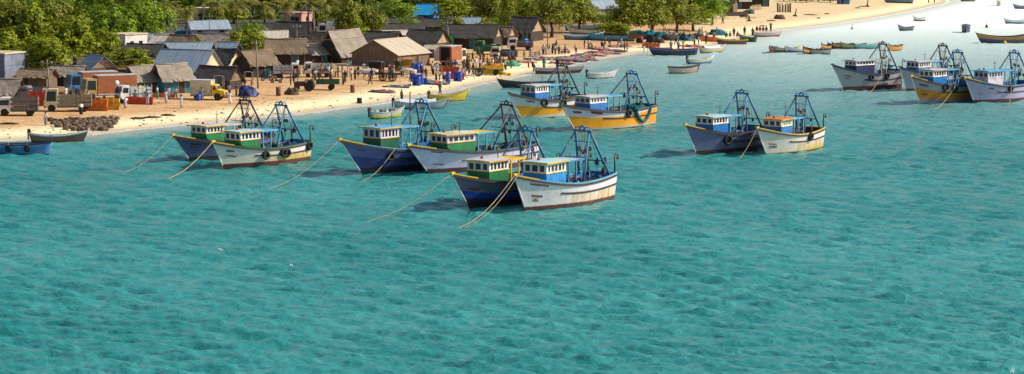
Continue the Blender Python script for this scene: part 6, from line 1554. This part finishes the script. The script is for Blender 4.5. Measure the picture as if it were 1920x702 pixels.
PEOPLE = [
 ('person in red shirt walking past the front of the teal walled hut', 275, 166, 'walk', 'red', 'navy'), ('person in brown beside the pale blue pickup', 283, 178, 'stand', 'brown', 'black'), ('person in white shirt and teal sarong left of the orange crates', 295, 186, 'stand', 'white', 'teal', 'sarong'), ('person in lilac shirt walking on bare sand left of the yellow bonneted truck', 330, 187, 'walk', 'lilac', 'grey'),
 ('person in white beside the rear wheel of the cream lorry', 152, 217, 'bend', 'white', 'black'), ('person in white standing left of the fish traps', 86, 236, 'stand', 'white', 'grey', 'sarong'), ('person in grey by the red crates of the grey pickup', 90, 190, 'stand', 'grey', 'red'), ('person in navy in front of the cream truck with yellow bonnet', 378, 189, 'stand', 'grey', 'grey'),
 ('person in lilac shirt and blue trousers beside the blue tarpaulin heap', 430, 182, 'stand', 'lilac', 'blue', 'trousers'), ('person in white alone at the sand edge above the left trawler pair', 431, 196, 'stand', 'white', 'white', 'sarong'), ('person in black left of the blue tarpaulin heap', 443, 181, 'stand', 'black', 'brown'),
 ('person in teal beneath the brown thatched hut', 493, 144, 'stand', 'teal', 'teal', 'sarong'), ('person in grey behind the small white pickup', 558, 132, 'stand', 'white', 'grey'), ('person in black beside the red cloth near the tractor', 551, 155, 'stand', 'black', 'navy'), ('person in red shirt behind the tractor', 559, 148, 'stand', 'red', 'green'), ('person in white between tractor and trailer', 591, 152, 'stand', 'white', 'brown'),
 ('person in orange riding in the green trailer', 603, 161, 'sit', 'orange', 'navy', None, 0, 1.9), ('person in lilac riding in the green trailer', 616, 161, 'sit', 'lilac', 'blue', None, 30, 1.9), ('person in blue riding in the green trailer', 611, 160, 'sit', 'blue', 'navy', None, 60, 1.9), ('person in navy driving the maroon tractor', 576, 163, 'sit', 'navy', 'black', None, 90, 2.2),
 ('person in yellow shirt right of the white pickup with teal bundles', 622, 150, 'stand', 'yellow', 'pink'), ('person in navy under the sky blue awning', 634, 146, 'stand', 'navy', 'navy'), ('person in lilac right of the sky blue awning', 642, 145, 'stand', 'lilac', 'white'), ('left person of the standing pair, white shirt and dark trousers', 659, 152, 'stand', 'white', 'navy', 'trousers'), ('right person of the standing pair, all in black', 666, 150, 'stand', 'black', 'black', 'trousers'),
 ('person in white left of the white oxen', 682, 137, 'stand', 'white', 'white', 'sarong'), ('person in white in front of the dark teal awning', 704, 137, 'stand', 'white', 'white', 'sarong'), ('person in grey right of the dark teal awning', 716, 134, 'stand', 'grey', 'white'), ('person in pink between the bullock carts', 730, 139, 'stand', 'pink', 'brown'), ('person in cream right of the second bullock cart', 738, 140, 'stand', 'yellow', 'white'),
 ('person in white seated on the sand left of the blue drums', 771, 166, 'sit', 'white', 'black'), ('person in lilac by the upper row of blue drums', 790, 137, 'stand', 'lilac', 'blue'), ('person in lilac at the left fringe of the crowd', 811, 137, 'stand', 'lilac', 'navy'), ('person in white at the left fringe of the crowd', 819, 138, 'stand', 'white', 'lilac', 'sarong'), ('person in black bending at the left fringe of the crowd', 826, 140, 'bend', 'black', 'navy'), ('bare chested man in dark trousers standing by the white covered boat', 753, 192, 'stand', 'bare', 'black', 'trousers'), ('man in dark clothes standing on the shore behind the yellow boat', 825, 178, 'walk', 'black', 'black'),
 ('person in grey in front of the left fringe nets', 818, 152, 'stand', 'grey', 'navy'), ('person in yellow left of the red crates in the crowd', 824, 153, 'stand', 'yellow', 'brown'), ('person in lilac left of the red crates in the crowd', 833, 153, 'stand', 'lilac', 'black'), ('person in white in front of the red crates in the crowd', 843, 153, 'stand', 'white', 'white', 'sarong'), ('person in pink at the open rear of the red sided lorry', 843, 132, 'stand', 'pink', 'navy'), ('person in blue right of the open rear lorry', 855, 134, 'stand', 'blue', 'white'), ('person in navy behind the right blue drum', 858, 146, 'carry', 'navy', 'brown'), ('person in lilac right of the blue drums', 868, 147, 'stand', 'lilac', 'pink'), ('person in grey right of the blue drums', 872, 145, 'stand', 'grey', 'grey'),
 ('person in black in the middle of the crowd', 877, 133, 'stand', 'black', 'yellow'), ('person in white in the middle of the crowd', 881, 134, 'stand', 'white', 'yellow'), ('person in red in the middle of the crowd', 876, 124, 'stand', 'red', 'white'), ('person in white behind the bullock cart in the crowd', 893, 128, 'stand', 'white', 'lilac'), ('person in lilac behind the bullock cart in the crowd', 900, 130, 'carry', 'lilac', 'navy'), ('person in white right of the bullock cart in the crowd', 906, 136, 'stand', 'white', 'white', 'sarong'), ('person in black left of the bullock cart in the crowd', 888, 140, 'stand', 'black', 'black'), ('person in yellow beside the blue tarpaulin truck', 915, 120, 'stand', 'yellow', 'orange'), ('person in pink in front of the blue tarpaulin truck', 924, 124, 'stand', 'pink', 'white'), ('person in grey in front of the blue tarpaulin truck', 933, 122, 'stand', 'grey', 'black'), ('person in yellow right of the yellow trailer', 942, 136, 'stand', 'yellow', 'blue'), ('person in lilac right of the yellow trailer', 948, 133, 'bend', 'lilac', 'black'), ('person in black right of the blue tarpaulin truck', 954, 116, 'walk', 'black', 'black'), ('second person in black right of the blue tarpaulin truck', 961, 115, 'walk', 'brown', 'black'),
 ('person in grey walking left of the red net heap', 983, 113, 'walk', 'grey', 'green'), ('person in red sarong by the bow of the maroon boat', 991, 128, 'stand', 'grey', 'red', 'sarong'), ('person in white bending by the maroon boat', 999, 127, 'bend', 'white', 'navy'), ('person in black in the row behind the motorbikes', 1018, 103, 'stand', 'black', 'black'), ('person in grey in the row behind the motorbikes', 1024, 103, 'stand', 'grey', 'grey', 'sarong'), ('person in green in the row behind the motorbikes', 1030, 102, 'carry', 'green', 'white'), ('person in navy in the row behind the motorbikes', 1036, 102, 'stand', 'navy', 'navy'), ('person in white in the row behind the motorbikes', 1041, 103, 'stand', 'white', 'black'), ('person in brown at the right end of the row behind the motorbikes', 1048, 103, 'stand', 'brown', 'black'), ('person in dark green standing in the maroon boat', 1020, 136, 'stand', 'green', 'green', None, 0, .5), ('person in black standing in the maroon boat', 1045, 136, 'stand', 'black', 'black', None, 0, .5),
 ('person in navy left of the pink nets', 1096, 92, 'stand', 'navy', 'pink'), ('person in white left of the pink nets', 1104, 92, 'stand', 'white', 'green'), ('person in orange bending left of the pink nets', 1110, 93, 'bend', 'orange', 'brown'), ('person in blue shirt walking in front of the stored blue boats', 1114, 76, 'walk', 'blue', 'white'), ('person in brown leaning in front of the stored blue boats', 1134, 85, 'walk', 'brown', 'black'), ('person in black crouching above the pink nets', 1129, 90, 'sit', 'black', 'black'), ('left person of the pair right of the pink nets', 1171, 95, 'stand', 'brown', 'black', 'trousers'), ('right person of the pair right of the pink nets', 1176, 95, 'walk', 'orange', 'grey'), ('person in pink beside the dark tractor', 1203, 83, 'stand', 'pink', 'navy'), ('person in white at the bow of the navy boat', 1208, 101, 'stand', 'white', 'white', 'sarong'), ('person in brown at the bow of the navy boat', 1215, 100, 'stand', 'brown', 'white'),
 ('person in white under the olive trees', 1250, 74, 'stand', 'white', 'yellow'), ('person in grey on the navy boat', 1258, 100, 'stand', 'grey', 'brown', None, 0, .6), ('person in lilac on the navy boat', 1272, 100, 'stand', 'lilac', 'blue', None, 0, .6), ('person in yellow on the navy boat', 1281, 100, 'carry', 'yellow', 'orange', None, 0, .6), ('person in black behind the orange net', 1283, 78, 'stand', 'black', 'black'), ('person in grey right of the orange net', 1302, 86, 'stand', 'grey', 'black'), ('person in lilac right of the orange net', 1310, 85, 'stand', 'lilac', 'brown'), ('tall person in black left of the orange crates', 1324, 83, 'stand', 'black', 'black', None, None, None, 1.15), ('person in blue under the bright tree', 1309, 72, 'stand', 'blue', 'navy'),
 ('person in black standing in the yellow rimmed boat', 1376, 77, 'stand', 'black', 'black', None, 0, .9), ('person in brown sitting left in the yellow rimmed boat', 1362, 79, 'sit', 'brown', 'black', None, 0, .8), ('person in grey in the yellow rimmed boat', 1369, 78, 'sit', 'grey', 'navy', None, 0, .8), ('person in red sitting right in the yellow rimmed boat', 1383, 78, 'sit', 'red', 'black', None, 0, .8), ('person in black in the dark green boat', 1396, 72, 'stand', 'black', 'black', None, 0, .6), ('person in brown beside the dark green boat', 1411, 70, 'stand', 'brown', 'black', None, 0, .2),
 ('first person from the left in the white and pink boat', 1419, 67, 'sit', 'black', 'black', None, 0, .8), ('second person from the left in the white and pink boat', 1425, 67, 'sit', 'red', 'black', None, 0, .8), ('third person from the left in the white and pink boat', 1431, 67, 'sit', 'brown', 'black', None, 0, .8), ('fourth person from the left in the white and pink boat', 1437, 67, 'sit', 'navy', 'black', None, 0, .8), ('person standing with raised arms in the stern of the white and pink boat', 1445, 66, 'carry', 'black', 'black', None, 0, .7), ('person walking alone on the open sand below the low wall', 1355, 46, 'walk', 'grey', 'black'),
 ('left person standing on the sand spit at the top', 1741, 6, 'stand', 'grey', 'brown'), ('right person standing on the sand spit at the top', 1752, 7, 'stand', 'black', 'black'), ('person in green left of the green truck', 897, 106, 'stand', 'green', 'brown'), ('person in white behind the trailer at the landing', 935, 116, 'stand', 'white', 'black')]
for a in PEOPLE: person(*a)
for i in range(34):
    px = rp.uniform(806, 968); py = 150 - (px - 806) * .14 + rp.uniform(-22, 2)
    person('person in dark brown and black clothes lost in the dense crowd at the landing', px, py, rp.choice(['stand', 'stand', 'walk', 'bend', 'carry']), rp.choice(['brown', 'black']), rp.choice(['black', 'brown']))['group'] = 'dark dressed people in the dense crowd'
for i in range(24):
    px = rp.uniform(495, 800); py = 156 + rp.uniform(-16, 6)
    person('person in dark clothes standing about among the carts and trucks in mid beach', px, py, rp.choice(['stand', 'stand', 'walk', 'bend']), rp.choice(['navy', 'black', 'brown']), rp.choice(['black', 'navy', 'brown']))['group'] = 'dark dressed people among the carts'
for i in range(14):
    px = rp.uniform(45, 345); py = 196 + rp.uniform(-12, 10)
    person('person in light cloth at work among the trucks and crates at left', px, py, rp.choice(['stand', 'walk', 'bend', 'carry']), rp.choice(['white', 'lilac', 'grey']), rp.choice(['white', 'grey', 'lilac']))['group'] = 'light dressed people among the left trucks'
for i in range(22):
    px = rp.uniform(975, 1345); py = 113 - (px - 975) * .092 + rp.uniform(-14, -1)
    person('person in grey and navy clothes among the nets and boats of the far landing', px, py, rp.choice(['stand', 'stand', 'walk', 'bend']), rp.choice(['grey', 'navy']), rp.choice(['navy', 'grey']))['group'] = 'grey and navy dressed people at the far landing'
# two white birds on the water
for px, py, lb in ((414, 469, 'small white seabird flying low over the water at left'), (546, 498, 'white seabird flying low over the open water, right of the other')):
    o = thing('seabird', lb, 'bird', at_z(px, py, .8), R(30), 'seabirds', .62); MB().lathe([(.0, -.22), (.05, -.18), (.08, 0), (.06, .14), (.045, .2), (.0, .26)], n=8, axis='X').build('body', WHITEP, o)
    for s in (-1, 1): MB().add([(.1, s * .04, .03), (-.1, s * .04, .03), (-.12, s * .32, .16), (-.1, s * .62, .08), (.06, s * .34, .17)], [(0, 1, 2, 4), (2, 3, 4)]).build('wing', GREYW, o)

# scattered litter, shells and weed along the drift line and the trampled sand: nobody could count it
lit = {}
for i in range(520):
    if i % 3: px = rt.uniform(-20, 1180); k = rt.uniform(2, 16)
    else: px = rt.uniform(-20, 1180); k = rt.uniform(8, 45)
    xs, ys = np.interp(px, [q[0] for q in SHORE_PX[:30]], [q[1] for q in SHORE_PX[:30]]), 0
    q = G(px, xs - k * rt.uniform(.4, 1.8)); s_ = rt.choice([.05, .06, .08, .14])
    mbk = lit.setdefault(rt.choice(['weed', 'weed', 'brown', 'pale', 'red', 'blue']), MB())
    a = rt.uniform(0, 3); mbk.box((q.x, q.y, q.z + s_ * .3), (s_ * rt.uniform(1, 3), s_, s_ * .7), (rt.uniform(-.3, .3), rt.uniform(-.3, .3), a))
for k, mb in lit.items():
    o = mb.build('beach_litter', {'weed': NETBROWN, 'brown': PLD, 'pale': GREYW, 'red': NETRED, 'blue': NAVYP}[k]); tag(o, {'weed': 'dark weed', 'brown': 'dark wood chips', 'pale': 'pale scraps', 'red': 'red brown scraps', 'blue': 'dark blue scraps'}[k] + ' scattered over the beach sand', 'litter', kind='stuff')
